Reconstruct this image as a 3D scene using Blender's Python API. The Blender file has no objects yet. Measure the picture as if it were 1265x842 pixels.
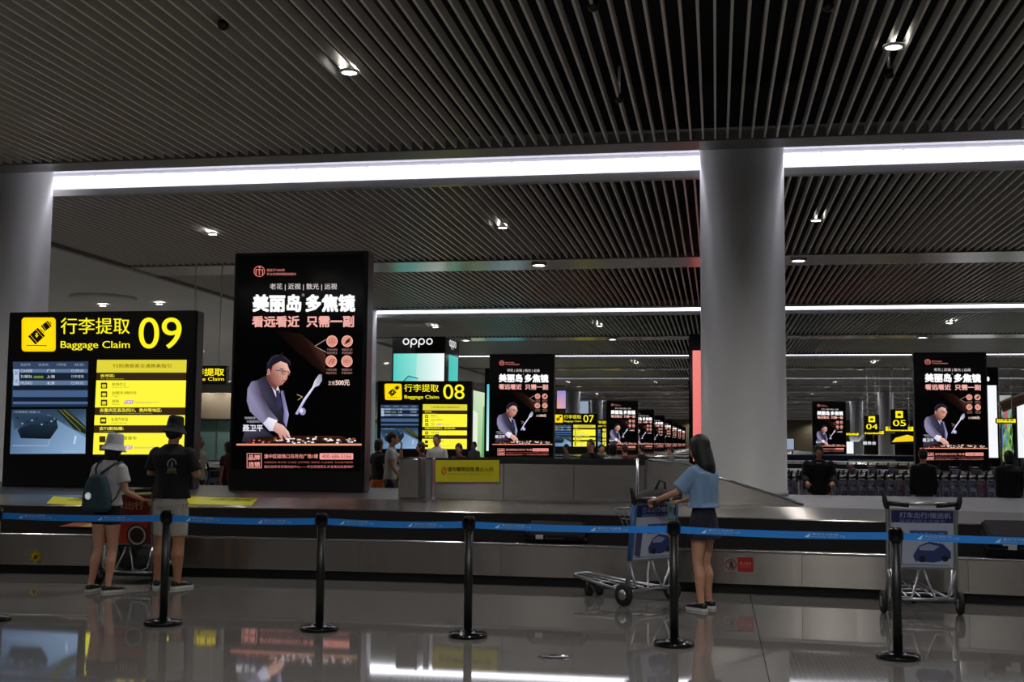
import bpy, math, random
from mathutils import Vector, Matrix
random.seed(7)
SC = bpy.context.scene
COL = SC.collection
R = math.radians

# ------------------------------------------------------------------ camera
F, YAW, PITCH, ROLL, EYE = 1450.0, R(9.891), R(4.931), R(.5145), 1.52
_f = Vector((-math.sin(YAW)*math.cos(PITCH), math.cos(YAW)*math.cos(PITCH), math.sin(PITCH)))
_r0 = Vector((math.cos(YAW), math.sin(YAW), 0)); _u0 = _r0.cross(_f)
_r = _r0*math.cos(ROLL) + _u0*math.sin(ROLL); _u = -_r0*math.sin(ROLL) + _u0*math.cos(ROLL)
cam = bpy.data.cameras.new('camera'); camo = bpy.data.objects.new('camera', cam); COL.objects.link(camo)
cam.sensor_width = 36; cam.lens = 36*F/1265; cam.clip_end = 600; cam.clip_start = .05
camo.matrix_world = Matrix(((_r.x, _u.x, -_f.x, 0), (_r.y, _u.y, -_f.y, 0), (_r.z, _u.z, -_f.z, EYE), (0, 0, 0, 1)))
SC.camera = camo
def at(x, y, Y=None, z=None):            # a pixel's point on the plane Y or z
    d = _f + _r*((x-632.5)/F) + _u*((421-y)/F)
    t = Y/d.y if Y is not None else (z-EYE)/d.z
    return Vector((0, 0, EYE)) + d*t

# ------------------------------------------------------------------ world, exposure
w = bpy.data.worlds.new('world'); SC.world = w; w.use_nodes = True
w.node_tree.nodes['Background'].inputs[0].default_value = (.02, .021, .023, 1)
SC.view_settings.view_transform = 'Standard'; SC.view_settings.look = 'None'
SC.view_settings.gamma = 1; SC.view_settings.use_curve_mapping = False
SC.view_settings.exposure = 0.08
SC.cycles.max_bounces = 6; SC.cycles.diffuse_bounces = 3; SC.cycles.glossy_bounces = 4
SC.cycles.sample_clamp_indirect = 4; SC.cycles.use_denoising = True
COVE, LAMP, SPOT = 7.0, 26.0, 135.0

# ------------------------------------------------------------------ materials
def srgb(h):
    if isinstance(h, str):
        h = h.lstrip('#'); c = [int(h[i:i+2], 16)/255 for i in (0, 2, 4)]
    else: c = h
    return tuple(v/12.92 if v <= .04045 else ((v+.055)/1.055)**2.4 for v in c)
def mat(name, col, rough=.5, metal=0., bump=0., bscale=40., emit=0., spec=.5, var=0., vscale=6., stretch=None, aniso=0., coat=0.):
    m = bpy.data.materials.new(name); m.use_nodes = True; nt = m.node_tree; b = nt.nodes['Principled BSDF']
    c = (*srgb(col), 1)
    b.inputs['Base Color'].default_value = c; b.inputs['Roughness'].default_value = rough
    b.inputs['Metallic'].default_value = metal; b.inputs['Specular IOR Level'].default_value = spec
    b.inputs['Anisotropic'].default_value = aniso; b.inputs['Coat Weight'].default_value = coat
    if emit:
        b.inputs['Emission Color'].default_value = c; b.inputs['Emission Strength'].default_value = emit
    if var or bump:
        tc = nt.nodes.new('ShaderNodeTexCoord'); mp = nt.nodes.new('ShaderNodeMapping')
        nt.links.new(tc.outputs['Object'], mp.inputs[0])
        if stretch: mp.inputs['Scale'].default_value = stretch
    if var:
        n = nt.nodes.new('ShaderNodeTexNoise'); n.inputs['Scale'].default_value = vscale; n.inputs['Detail'].default_value = 6
        nt.links.new(mp.outputs[0], n.inputs[0])
        rm = nt.nodes.new('ShaderNodeMapRange'); nt.links.new(n.outputs[0], rm.inputs[0])
        rm.inputs[1].default_value = .25; rm.inputs[2].default_value = .75; rm.inputs[3].default_value = 1-var; rm.inputs[4].default_value = 1+var
        mx = nt.nodes.new('ShaderNodeVectorMath'); mx.operation = 'SCALE'; mx.inputs[0].default_value = c[:3]
        nt.links.new(rm.outputs[0], mx.inputs['Scale']); nt.links.new(mx.outputs[0], b.inputs['Base Color'])
    if bump:
        n = nt.nodes.new('ShaderNodeTexNoise'); n.inputs['Scale'].default_value = bscale; n.inputs['Detail'].default_value = 4
        nt.links.new(mp.outputs[0], n.inputs[0])
        bp = nt.nodes.new('ShaderNodeBump'); bp.inputs['Strength'].default_value = bump; bp.inputs['Distance'].default_value = .01
        nt.links.new(n.outputs[0], bp.inputs['Height']); nt.links.new(bp.outputs[0], b.inputs['Normal'])
    return m
def brushed(m):                          # grain runs level, so highlights stretch up and down
    nt = m.node_tree; t = nt.nodes.new('ShaderNodeTangent'); t.direction_type = 'RADIAL'; t.axis = 'Z'
    b = nt.nodes['Principled BSDF']; nt.links.new(t.outputs[0], b.inputs['Tangent']); b.inputs['Anisotropic Rotation'].default_value = .25; return m
def emitmat(name, strength=1.0):         # a lit screen: the picture is in the mesh colours
    m = bpy.data.materials.new(name); m.use_nodes = True; nt = m.node_tree; nt.nodes.clear()
    o = nt.nodes.new('ShaderNodeOutputMaterial'); e = nt.nodes.new('ShaderNodeEmission')
    a = nt.nodes.new('ShaderNodeAttribute'); a.attribute_name = 'Col'
    nt.links.new(a.outputs['Color'], e.inputs[0]); e.inputs[1].default_value = strength
    nt.links.new(e.outputs[0], o.inputs[0]); return m
def printmat(name, rough=.5):            # flat print that gives off no light
    m = bpy.data.materials.new(name); m.use_nodes = True; nt = m.node_tree; b = nt.nodes['Principled BSDF']
    a = nt.nodes.new('ShaderNodeAttribute'); a.attribute_name = 'Col'
    nt.links.new(a.outputs['Color'], b.inputs['Base Color']); b.inputs['Roughness'].default_value = rough; return m
M = dict(
 floor=mat('polished_stone', '#6c6967', .04, var=.10, vscale=22, bump=.004, bscale=2),
 floor_far=mat('polished_stone_far', '#6c6967', .09, var=.06, vscale=9),
 joint=mat('dark_joint', '#2b2a29', .6),
 slat=mat('slat_grey', '#e6e2dc', .36, .08),
 plenum=mat('plenum_black', '#0b0b0b', .9),
 trimgrey=mat('ceiling_trim', '#8c8a88', .35, .5),
 band=mat('band_metal', '#9a9692', .25, .8),
 plaster=mat('plaster', '#d2d2ce', .8, var=.04, vscale=1.5),
 trough=mat('trough_white', '#8c8c90', .6),
 cove=mat('cove_diffuser', '#f4f3ff', .5, emit=COVE),
 cove_line=mat('cove_line', '#f4f3ff', .5, emit=1.3),
 column=mat('column_enamel', '#e0dfde', .45, .0, spec=.7, var=.02, vscale=3),
 steel=brushed(mat('brushed_steel', '#a39e97', .27, 1., var=.08, vscale=3, stretch=(5, 5, .1), bump=.03, bscale=3, aniso=.95)),
 steel_dark=mat('worn_steel', '#7c7a77', .36, .9, var=.08, vscale=3, bump=.03, bscale=5),
 chrome=mat('chrome', '#c8c8ca', .15, 1.),
 alu=mat('aluminium', '#b6b8bc', .32, .9),
 island=mat('island_plate', '#6a6a6a', .33, .75, var=.08, vscale=2),
 belt=mat('rubber_belt', '#121010', .95, bump=.05, bscale=12, spec=.05),
 black=mat('black_powder', '#0b0b0c', .42),
 gloss=mat('black_gloss', '#070708', .12),
 rubber=mat('black_rubber', '#121212', .7),
 cab=mat('cabinet_black', '#0d0c0d', .3),
 cabside=mat('cabinet_side', '#3c3a3c', .3, .7),
 tape=mat('belt_blue', '#1272c4', .55), tapeprint=mat('belt_print', '#a9c8e6', .6),
 yellow=mat('yellow_vinyl', '#d8d21c', .5), ytext=mat('vinyl_text', '#3a3610', .6), redink=mat('red_ink', '#b01a1a', .5),
 lamp=mat('lamp_lit', '#fffdf4', .5, emit=LAMP), lamp_rim=mat('lamp_rim', '#d8d8d8', .3, .6),
 lens=mat('sensor_dome', '#202020', .2),
 skin=mat('skin', '#c08e72', .5, var=.05, vscale=12), skin_dk=mat('skin_tan', '#a87858', .5, var=.05, vscale=12),
 hair=mat('black_hair', '#0c0a0a', .45, bump=.5, bscale=60, stretch=(3, 3, .3)), hair_br=mat('brown_hair', '#2c1a14', .5, bump=.4, bscale=60),
 hair_gr=mat('grey_hair', '#57524e', .6, bump=.4, bscale=60),
 white_cloth=mat('white_cotton', '#b9b9ba', .85, bump=.35, bscale=9), black_cloth=mat('black_cotton', '#09090a', .85, bump=.3, bscale=9),
 hat_white=mat('hat_white', '#c2c6cc', .85, bump=.2, bscale=20), hat_black=mat('hat_black', '#070709', .85, bump=.2, bscale=20),
 beige_cloth=mat('beige_cotton', '#aaa79c', .85, bump=.4, bscale=8), blue_cloth=mat('blue_chambray', '#7c9cc0', .85, bump=.4, bscale=8),
 navy=mat('navy_cloth', '#12162c', .8, bump=.4, bscale=10), grey_cloth=mat('grey_cotton', '#77787a', .85, bump=.3, bscale=9),
 red_cloth=mat('dark_red_cotton', '#4a1014', .85, bump=.3, bscale=9), cream_cloth=mat('cream_cotton', '#98937e', .85, bump=.3, bscale=9),
 green_cloth=mat('green_cotton', '#31402c', .85), orange=mat('orange_nylon', '#c8641a', .7),
 teal=mat('teal_canvas', '#24414a', .8, bump=.3, bscale=25), bag_grey=mat('grey_canvas', '#3c383a', .8, bump=.4, bscale=20),
 bag_green=mat('dark_green_fabric', '#141c18', .75, bump=.3, bscale=15), badge=mat('white_badge_glow', '#f4f6f4', .4, emit=.25),  # ring badge has a faint glow put into its material, though no lamp
 sole=mat('white_rubber', '#c8c8c6', .6), eye=mat('eye_white', '#d8d8d8', .3), iris=mat('iris_dark', '#14100e', .2), lip=mat('lip', '#8c4a42', .5),
 blue_frame=mat('blue_enamel', '#2c5c9c', .4), suitcase=mat('suitcase_black', '#0e0e18', .65, spec=.2, bump=.1, bscale=30),
 glass=mat('shop_glass', '#6c8c86', .1, 0., spec=.6), beige=mat('fascia_beige', '#8a7c68', .6), wood=mat('wood_arch', '#a0825e', .5),
 counter_blue=mat('counter_blue', '#1c3c6c', .4), wall=mat('wall_grey', '#55544f', .7), wallb=mat('wall_brown', '#6c6250', .7),
 screen=emitmat('screen_light', 1.0), print=printmat('printed_film', .4),
)

# ------------------------------------------------------------------ mesh builder
class MB:
    def __init__(s): s.v = []; s.f = []; s.m = []; s.c = []; s.cur = 0
    def add(s, vs, fs, mi=None, col=None):
        o = len(s.v); s.v += [tuple(v) for v in vs]
        for f in fs:
            s.f.append([i+o for i in f]); s.m.append(s.cur if mi is None else mi)
            s.c.append(col)
        return s
    def box(s, x0, x1, y0, y1, z0, z1, mi=None, T=None):
        vs = [Vector((x, y, z)) for z in (z0, z1) for y in (y0, y1) for x in (x0, x1)]
        if T: vs = [T @ v for v in vs]
        return s.add(vs, [(0, 2, 3, 1), (4, 5, 7, 6), (0, 1, 5, 4), (2, 6, 7, 3), (0, 4, 6, 2), (1, 3, 7, 5)], mi)
    def bbox(s, x0, x1, y0, y1, z0, z1, b=.01, mi=None, T=None):   # box with chamfered edges
        vs = []; idx = {}
        for i, (X, sx) in enumerate(((x0, 1), (x1, -1))):
            for j, (Y, sy) in enumerate(((y0, 1), (y1, -1))):
                for k, (Z, sz) in enumerate(((z0, 1), (z1, -1))):
                    for a, p in enumerate(((X, Y+sy*b, Z+sz*b), (X+sx*b, Y, Z+sz*b), (X+sx*b, Y+sy*b, Z))):
                        idx[i, j, k, a] = len(vs); vs.append(Vector(p))
        g = lambda i, j, k, a: idx[i, j, k, a]
        fs = []
        for i in (0, 1):
            fs.append([g(i, 0, 0, 0), g(i, 1, 0, 0), g(i, 1, 1, 0), g(i, 0, 1, 0)][::(-1 if i == 0 else 1)])
            fs.append([g(0, i, 0, 1), g(1, i, 0, 1), g(1, i, 1, 1), g(0, i, 1, 1)][::(1 if i == 0 else -1)])
            fs.append([g(0, 0, i, 2), g(1, 0, i, 2), g(1, 1, i, 2), g(0, 1, i, 2)][::(-1 if i == 0 else 1)])
        for i in (0, 1):
            for j in (0, 1):
                fs.append([g(i, j, 0, 0), g(i, j, 1, 0), g(i, j, 1, 1), g(i, j, 0, 1)])
                fs.append([g(i, 0, j, 0), g(i, 1, j, 0), g(i, 1, j, 2), g(i, 0, j, 2)])
                fs.append([g(0, i, j, 1), g(1, i, j, 1), g(1, i, j, 2), g(0, i, j, 2)])
                for k in (0, 1): fs.append([g(i, j, k, 0), g(i, j, k, 1), g(i, j, k, 2)])
        if T: vs = [T @ v for v in vs]
        return s.add(vs, fs, mi)
    def rings(s, rings, mi=None, caps=True, closed=False):
        n = len(rings[0]); vs = [p for r in rings for p in r]; fs = []
        for i in range(len(rings)-(0 if closed else 1)):
            a = i*n; b = ((i+1) % len(rings))*n
            for j in range(n): k = (j+1) % n; fs.append((a+j, a+k, b+k, b+j))
        if caps and not closed: fs.append(list(range(n))[::-1]); fs.append([(len(rings)-1)*n+j for j in range(n)])
        return s.add(vs, fs, mi)
    def tube(s, pts, r, n=8, mi=None, flat=1.0, up=None, dome=False):
        pts = [Vector(p) for p in pts]; rr = r if isinstance(r, (list, tuple)) else [r]*len(pts)
        if dome:                      # rounded ends
            d0 = (pts[0]-pts[1]).normalized(); d1 = (pts[-1]-pts[-2]).normalized()
            a, b = rr[0], rr[-1]
            pts = [pts[0]+d0*a*.95, pts[0]+d0*a*.6] + pts + [pts[-1]+d1*b*.6, pts[-1]+d1*b*.95]
            rr = [a*.3, a*.8] + list(rr) + [b*.8, b*.3]
        out = []; prev = None
        for i, p in enumerate(pts):
            t = ((pts[i+1] if i+1 < len(pts) else p) - (pts[i-1] if i else p)).normalized()
            if prev is None:
                u = Vector(up) if up else (Vector((0, 0, 1)) if abs(t.z) < .9 else Vector((0, 1, 0)))
            else: u = prev
            u = (u - t*u.dot(t)).normalized(); prev = u; v = t.cross(u)
            out.append([p + (u*math.cos(2*math.pi*j/n)*flat + v*math.sin(2*math.pi*j/n))*rr[i] for j in range(n)])
        return s.rings(out, mi)
    def ell(s, c, r, n=12, m=8, mi=None, T=None):
        c = Vector(c); out = []
        for i in range(m+1):
            a = math.pi*(i+.02)/(m+.04) - math.pi/2
            q = []
            for j in range(n):
                b = 2*math.pi*j/n; p = Vector((r[0]*math.cos(a)*math.cos(b), r[1]*math.cos(a)*math.sin(b), r[2]*math.sin(a)))
                q.append(c + (T @ p if T else p))
            out.append(q)
        return s.rings(out, mi)
    def ringlathe(s, prof, n=24, c=(0, 0, 0), mi=None):     # a closed ring section swept round
        c = Vector(c); out = [[c+Vector((r*math.cos(2*math.pi*j/n), r*math.sin(2*math.pi*j/n), z)) for r, z in prof][::-1] for j in range(n)]
        return s.rings(out, mi, closed=True)
    def lathe(s, prof, n=24, c=(0, 0, 0), mi=None):
        c = Vector(c); out = [[c+Vector((r*math.cos(2*math.pi*j/n), r*math.sin(2*math.pi*j/n), z)) for j in range(n)] for r, z in prof]
        return s.rings(out, mi)
    def stack(s, secs, n=16, mi=None, pw=2.0):     # (z, rx, ry, cx, cy) elliptical sections
        out = []
        for q in secs:
            z, rx, ry = q[:3]; cx, cy = (q[3], q[4]) if len(q) > 3 else (0, 0)
            out.append([Vector((cx+rx*math.copysign(abs(math.cos(a))**(2/pw), math.cos(a)), cy+ry*math.copysign(abs(math.sin(a))**(2/pw), math.sin(a)), z)) for a in (2*math.pi*j/n for j in range(n))])
        return s.rings(out, mi)
    def mesh(s, name, mats, smooth=False):
        me = bpy.data.meshes.new(name); me.from_pydata(s.v, [], s.f)
        for m in (mats if isinstance(mats, (list, tuple)) else [mats]): me.materials.append(m)
        me.polygons.foreach_set('material_index', s.m)
        if smooth: me.polygons.foreach_set('use_smooth', [True]*len(s.f))
        if any(c is not None for c in s.c):
            ca = me.color_attributes.new('Col', 'FLOAT_COLOR', 'CORNER'); buf = []
            for f, c in zip(s.f, s.c):
                if c is None: c = (0, 0, 0)
                if isinstance(c, list):
                    for q in c: buf += [*q, 1]
                else: buf += [*c, 1]*len(f)
            ca.data.foreach_set('color', buf)
        me.update(); return me
    def build(s, name, mats, parent=None, smooth=False):
        return link(name, s.mesh(name, mats, smooth), parent)
def link(name, me, parent=None, loc=None):
    o = bpy.data.objects.new(name, me); COL.objects.link(o); o.parent = parent
    if loc: o.location = loc
    return o
def thing(name, label, cat, loc=(0, 0, 0), rz=0, group=None):
    o = link(name, None); o.location = loc; o.rotation_euler = (0, 0, rz); tag(o, label, cat, group); return o
def tag(o, label, cat, group=None):
    o['label'] = label; o['category'] = cat
    if group: o['group'] = group
    return o
def struct(o): o['kind'] = 'structure'; return o
def dup(root, loc, rz=None, label=None, group=None):
    def cp(o, par):
        c = o.copy(); COL.objects.link(c); c.parent = par
        for ch in o.children: cp(ch, c)
        return c
    r = cp(root, None); r.location = loc
    if rz is not None: r.rotation_euler = (0, 0, rz)
    if label: r['label'] = label
    if group: r['group'] = group
    return r
def remesh(mb, voxel, name, m, parent, it=4, fac=.5):
    me = mb.mesh(name+'_raw', m); o = bpy.data.objects.new('t', me); COL.objects.link(o)
    r = o.modifiers.new('r', 'REMESH'); r.mode = 'VOXEL'; r.voxel_size = voxel; r.use_smooth_shade = True
    if it:
        q = o.modifiers.new('s', 'SMOOTH'); q.factor = fac; q.iterations = it
    dg = bpy.context.evaluated_depsgraph_get()
    out = bpy.data.meshes.new_from_object(o.evaluated_get(dg)); out.name = name
    bpy.data.objects.remove(o); bpy.data.meshes.remove(me)
    out.materials.clear(); out.materials.append(m)
    out.polygons.foreach_set('use_smooth', [True]*len(out.polygons))
    return link(name, out, parent)

# ------------------------------------------------------------------ writing
_cache = {}
def glyphs(body, bold=0.0, res=2):
    k = (body, bold, res)
    if k not in _cache:
        c = bpy.data.curves.new('w', 'FONT'); c.body = body; c.resolution_u = res; c.offset = bold; c.fill_mode = 'FRONT'
        o = bpy.data.objects.new('w', c); COL.objects.link(o)
        me = o.evaluated_get(bpy.context.evaluated_depsgraph_get()).to_mesh()
        vs = [(v.co.x, v.co.y) for v in me.vertices]; fs = [list(p.vertices) for p in me.polygons]
        bpy.data.objects.remove(o); bpy.data.curves.remove(c)
        xs = [v[0] for v in vs]; ys = [v[1] for v in vs]
        _cache[k] = (vs, fs, min(xs), max(xs), min(ys), max(ys))
    return _cache[k]
def text(mb, body, x0, x1, z0, z1, y, col=None, mi=None, bold=0., fn=None, keep=False):
    vs, fs, a, b, c, d = glyphs(body, 0, 8 if len(body) < 4 and ord(body[0]) < 99 else (5 if body == 'Baggage Claim' else 2))
    if bold:                                 # heavier strokes: the same glyphs stamped side by side
        nv = list(vs); nf = list(fs)
        for ox, oy in ((-1, -.8), (1, .8), (-1, .8), (1, -.8), (0, 1), (0, -1)) if bold > .015 else ((-1, 0), (1, 0)):
            o_ = len(nv); nv += [(p[0]+ox*bold, p[1]+oy*bold) for p in vs]; nf += [[i+o_ for i in f] for f in fs]
        vs, fs = nv, nf; a -= bold; b += bold
        if bold > .015: c -= bold*.8; d += bold*.8
    sx = (x1-x0)/(b-a); sz = (z1-z0)/(d-c)
    if keep: sx = sz = min(sx, sz)
    pts = []
    for (px, py) in vs:
        X = x0+(px-a)*sx; Z = z0+(py-c)*sz
        pts.append(fn(X, Z) if fn else (X, y, Z))
    mb.add(pts, fs, mi, srgb(col) if isinstance(col, str) else col)

# picture maker for flat screens and print: px coordinates of the photographed sign, laid on the sign's own plane
class Art(MB):
    def __init__(s, org, Y, pix=True):
        super().__init__(); s.o = Vector(org); s.Y = Y; s.lay = 0; s.pix = pix
    def pt(s, x, y, L):
        if s.pix: p = at(x, y, Y=s.Y) - s.o; return (p.x, -.004-L*.0009, p.z)
        return (x, -.004-L*.0009, y)
    def poly(s, pts, col, L=1, cols=None):
        # screens face -Y: wind so that the normal points to -Y
        c = [s.pt(x, y, L) for x, y in pts]
        A = sum(c[i][0]*c[(i+1) % len(c)][2]-c[(i+1) % len(c)][0]*c[i][2] for i in range(len(c)))
        if A < 0: c = c[::-1]; cols = cols[::-1] if cols else None
        s.add(c, [list(range(len(c)))], None, [srgb(q) for q in cols] if cols else srgb(col))
    def rect(s, x0, y0, x1, y1, col, L=1, cols=None): s.poly([(x0, y0), (x1, y0), (x1, y1), (x0, y1)], col, L, cols)
    def disc(s, x, y, rx, ry, col, L=1, n=16): s.poly([(x+rx*math.cos(2*math.pi*i/n), y+ry*math.sin(2*math.pi*i/n)) for i in range(n)], col, L)
    def ring(s, x, y, r, w, col, L=1, n=20):
        for i in range(n):
            a, b = 2*math.pi*i/n, 2*math.pi*(i+1)/n
            s.poly([(x+r*math.cos(a), y+r*math.sin(a)), (x+r*math.cos(b), y+r*math.sin(b)), (x+(r-w)*math.cos(b), y+(r-w)*math.sin(b)), (x+(r-w)*math.cos(a), y+(r-w)*math.sin(a))], col, L)
    def line(s, x0, y0, x1, y1, w, col, L=1):
        dx, dy = x1-x0, y1-y0; l = math.hypot(dx, dy) or 1; nx, ny = -dy/l*w/2, dx/l*w/2
        s.poly([(x0+nx, y0+ny), (x1+nx, y1+ny), (x1-nx, y1-ny), (x0-nx, y0-ny)], col, L)
    def rrect(s, x0, y0, x1, y1, r, col, L=1):
        p = []
        for cx, cy, a0 in ((x1-r, y1-r, 0), (x0+r, y1-r, 90), (x0+r, y0+r, 180), (x1-r, y0+r, 270)):
            for k in range(4): a = R(a0+30*k); p.append((cx+r*math.cos(a), cy+r*math.sin(a)))
        s.poly(p, col, L)
    def txt(s, body, x0, y0, x1, y1, col, L=2, bold=0.):      # y0 top, y1 bottom in px
        text(s, body, x0, x1, y0, y1, 0, col, None, bold, fn=(lambda X, Z: s.pt(X, (y0+y1)-Z if s.pix else Z, L)))

# ================================================================== STRUCTURE
P = 19.6                                  # one bay of the hall
ZC = 5.7
XL, XR, YB, YE = -46.0, 60.0, -8.0, 205.0
fl = struct(MB().box(XL, XR, YB, YE, -.25, -.012).build('floor', M['joint']))
mb = MB(); mb.box(XL, XR, 15.4, YE, -.012, 0); mb.box(XL, XR, YB, 5.2, -.012, 0)
mb.box(XL, -14.06, 5.2, 15.4, -.012, 0); mb.box(9.94, XR, 5.2, 15.4, -.012, 0)
mb.build('floor_slab', M['floor_far'], fl)
tile = None; n = 0
for i in range(20):
    for j in range(8):
        x0 = .325-1.2*12+1.2*i; y0 = 5.2+1.275*j
        if tile is None: tile = MB().box(.0008, 1.1992, .0008, 1.2742, -.012, 0).mesh('floor_tile', M['floor'])
        link('floor_tile', tile, fl, (x0+.004 if i == 12 else x0, y0, 0))
struct(MB().box(XL-.3, XL, YB, YE, 0, 9).build('wall_left', M['wall']))
struct(MB().box(XR, XR+.3, YB, YE, 0, 9).build('wall_right', M['wall']))
struct(MB().box(XL, XR, YE, YE+.3, 0, 9).build('wall_back', M['wallb']))
struct(MB().box(XL, XR, YB-.3, YB, 0, 9).build('wall_front', M['wall']))
# ceiling: black void above with the slats, coves and bands hung below it
ce = struct(MB().box(XL, XR, YB, YE, 6.6, 6.9).build('ceiling', M['plenum']))
XS = -14.05
PITCH_S, SW, SH = .166, .028, .125
nearY = [(7.75, 16.1), (18.3, 26.25)]
rest = MB(); pl = [MB().box(0, SW, a, b, ZC, ZC+SH).mesh('slat', M['slat']) for a, b in nearY]
CR = 45
def slatpos():
    x = XS+.1
    while x < CR: yield x; x += PITCH_S
for k in range(-1, 10):
    c0 = 16.6+P*k                        # cove opening c0 .. c0+1.55
    segs = [(c0+1.7, c0+9.65), (c0+11.15, c0+P-.5)]
    for si, (a, b) in enumerate(segs):
        if b < YB: continue
        a = max(a, YB+.1)
        near = [q for q in range(2) if abs(nearY[q][1]-b) < .1]
        for x in slatpos():
            if near and x < 9.2: continue
            if k > 3 and x > 40: break
            rest.box(x, x+SW, a, b, ZC, ZC+SH)
for q in range(2):
    for x in slatpos():
        if x >= 9.2: break
        link('slat', pl[q], ce, (x, 0, 0))
so = rest.build('slat', M['slat'], ce); so['kind'] = 'stuff'
for k in range(0, 10):
    c0 = 16.6+P*k
    # trims at both sides of the light cove
    MB().box(XS, XR, c0-.5, c0, ZC-.02, ZC+.16).build('cove_trim', M['trimgrey'], ce)
    MB().box(XS, XR, c0+1.55, c0+1.7, ZC-.06, ZC+.05).build('cove_trim', M['trimgrey'], ce)
    MB().box(XS, XR, c0-.1, c0-.081, ZC+.16, 6.6).build('cove_back', M['plenum'], ce)
    MB().box(XS, XR, c0-.08, c0, ZC+.16, 6.12).box(XS, XR, c0-.08, c0+1.7, 6.05, 6.15).box(XS, XR, c0+1.62, c0+1.7, ZC+.05, 6.05).build('cove_trough', M['trough'], ce)
    MB().box(XS, XR, c0+9.65, c0+11.15, ZC-.03, ZC+.15).build('ceiling_band', M['band'], ce)
    cl = thing('cove_light', ['long white light cove nearest the camera, running across the whole ceiling', 'second light cove, bright line above the signs', 'third light cove from the camera', 'fourth light cove from the camera', 'fifth light cove from the camera', 'sixth light cove from the camera', 'seventh light cove from the camera', 'eighth light cove from the camera', 'ninth light cove from the camera', 'farthest light cove before the end wall'][k], 'ceiling light', (0, c0+1.5, ZC), group='light coves across the ceiling')
    if k == 0:
        dm = MB().bbox(.006, 1.194, .03, .10, .08, .27, .02).mesh('diffuser', M['cove'])
        lm = MB().bbox(.006, 1.194, -.95, -.90, .335, .347, .004).mesh('light_line', M['cove_line'])
        x = XS+.05
        while x < 24: link('diffuser', dm, cl, (x, 0, 0)); link('light_line', lm, cl, (x, 0, 0)); x += 1.2
    else: MB().box(XS, CR, .03, .10, .09, .30).build('diffuser', M['cove'], cl)
cb = MB().box(XS, XR, 6.65, 8.15, ZC-.03, ZC+.15).build('ceiling_band', M['band'], ce)
c0 = 16.6-P
k1 = thing('cove_light', 'light cove behind the camera', 'ceiling light', (0, c0+1.5, ZC), group='light coves across the ceiling')
MB().box(XS, 30, .03, .10, .05, .35).build('diffuser', M['cove'], k1)
# smooth plaster ceiling on the left with an edge trim
MB().box(XL, XS-.12, YB, YE, ZC, ZC+.15).build('plaster_ceiling', M['plaster'], ce)
MB().box(XS-.14, XS, YB, YE, ZC-.07, ZC+.3).build('edge_trim', M['trimgrey'], ce)
MB().lathe([(.9, 0), (.95, .03), (.95, .12), (0.02, .12)], 32, (*at(128, 366.5, z=ZC).xy, ZC-.1)).build('round_grille', M['plaster'], ce, True)

# columns
cm = MB().lathe([(.625, 0), (.625, .06), (.61, .07), (.61, 5.815)], 40).mesh('column', M['column']); cm2 = MB().lathe([(.62, 0), (.62, .25), (.61, .26), (.61, 6.596)], 40).mesh('column', M['column'])
for ci, (cx, nm) in enumerate(((-11.6, 'left'), (.39, 'middle'), (13.1, 'right'))):
    for k in range(0, 8):
        if (ci == 2 and k < 3) or (ci, k) in ((0, 2), (1, 1)): continue      # some are cased in by the lit towers
        o = link('column', cm if ci < 2 else cm2, None, (cx if not (ci == 0 and k == 0) else -11.41, 17.4+P*k, .801 if ci < 2 else 0)); struct(o)
for c_ in (cm, cm2):
    for p in c_.polygons: p.use_smooth = len(p.vertices) == 4

# downlights
dl = thing('downlight', 'x', 'downlight', (0, 0, ZC))
MB().ringlathe([(.085, .0), (.11, .0), (.11, -.025), (.10, -.03), (.085, -.03)], 18).build('rim', M['lamp_rim'], dl, True)
MB().lathe([(.001, -.012), (.083, -.012), (.083, -.02), (.001, -.02)], 18).build('lamp', M['lamp'], dl)
def place_light(x, y, lab, spot=0, s=1.0, first=[True]):
    if first[0]: o = dl; first[0] = False; o.location = (x, y, ZC-.03); o['label'] = lab
    else: o = dup(dl, (x, y, ZC-.03), label=lab)
    o['group'] = 'ceiling downlights'; o.scale = (s, s, s)
    if spot:
        L = bpy.data.lights.new('bulb', 'SPOT'); L.energy = spot; L.spot_size = R(150); L.spot_blend = .8; L.shadow_soft_size = .08; L.color = (1, .97, .92)
        q = bpy.data.objects.new('bulb', L); COL.objects.link(q); q.parent = o; q.location = (0, 0, -.05)
XN = {-10.0: 'left-hand', -4.05: 'centre-left', 1.84: 'centre-right', 7.75: 'right-hand', 16.2: 'far right'}
rows = [(-4.6, 'ceiling well behind the camera'), (2.8, 'ceiling just behind the camera'), (12.4, 'slats in front of the nearest light cove'), (22.05, 'slats just behind the nearest light cove'), (26.8, 'first metal band'), (41.2, 'slats behind the second light cove'), (46.5, 'second metal band')]
for k in range(3, 11): w_ = ['', '', '', 'third', 'fourth', 'fifth', 'sixth', 'seventh', 'eighth', 'ninth', 'tenth'][k]; rows.append((16.6+P*(k-1)+4.9, f'slats behind the {w_} light cove')); rows.append((16.6+P*(k-1)+10.4, f'{w_} metal band'))
for y, where in rows:
    for x, xn in XN.items():
        if y < 30 and x > 8: continue
        if y == 26.8 and x in (-10.0, 7.75): continue
        if y == 12.4 and x == -10.0 and False: continue
        place_light(x, y, f'{xn} round downlight set in the {where}', SPOT if y < 60 else SPOT*1.6, (1.7 if 'band' in where else 1.0) if y < 30 else (2.0 if 'band' in where else 1.4))
place_light(.18, 4.2, 'downlight out of view above the camera, right of centre', 800)  # extra lamp added for bright streaks on the carousel steel
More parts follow.
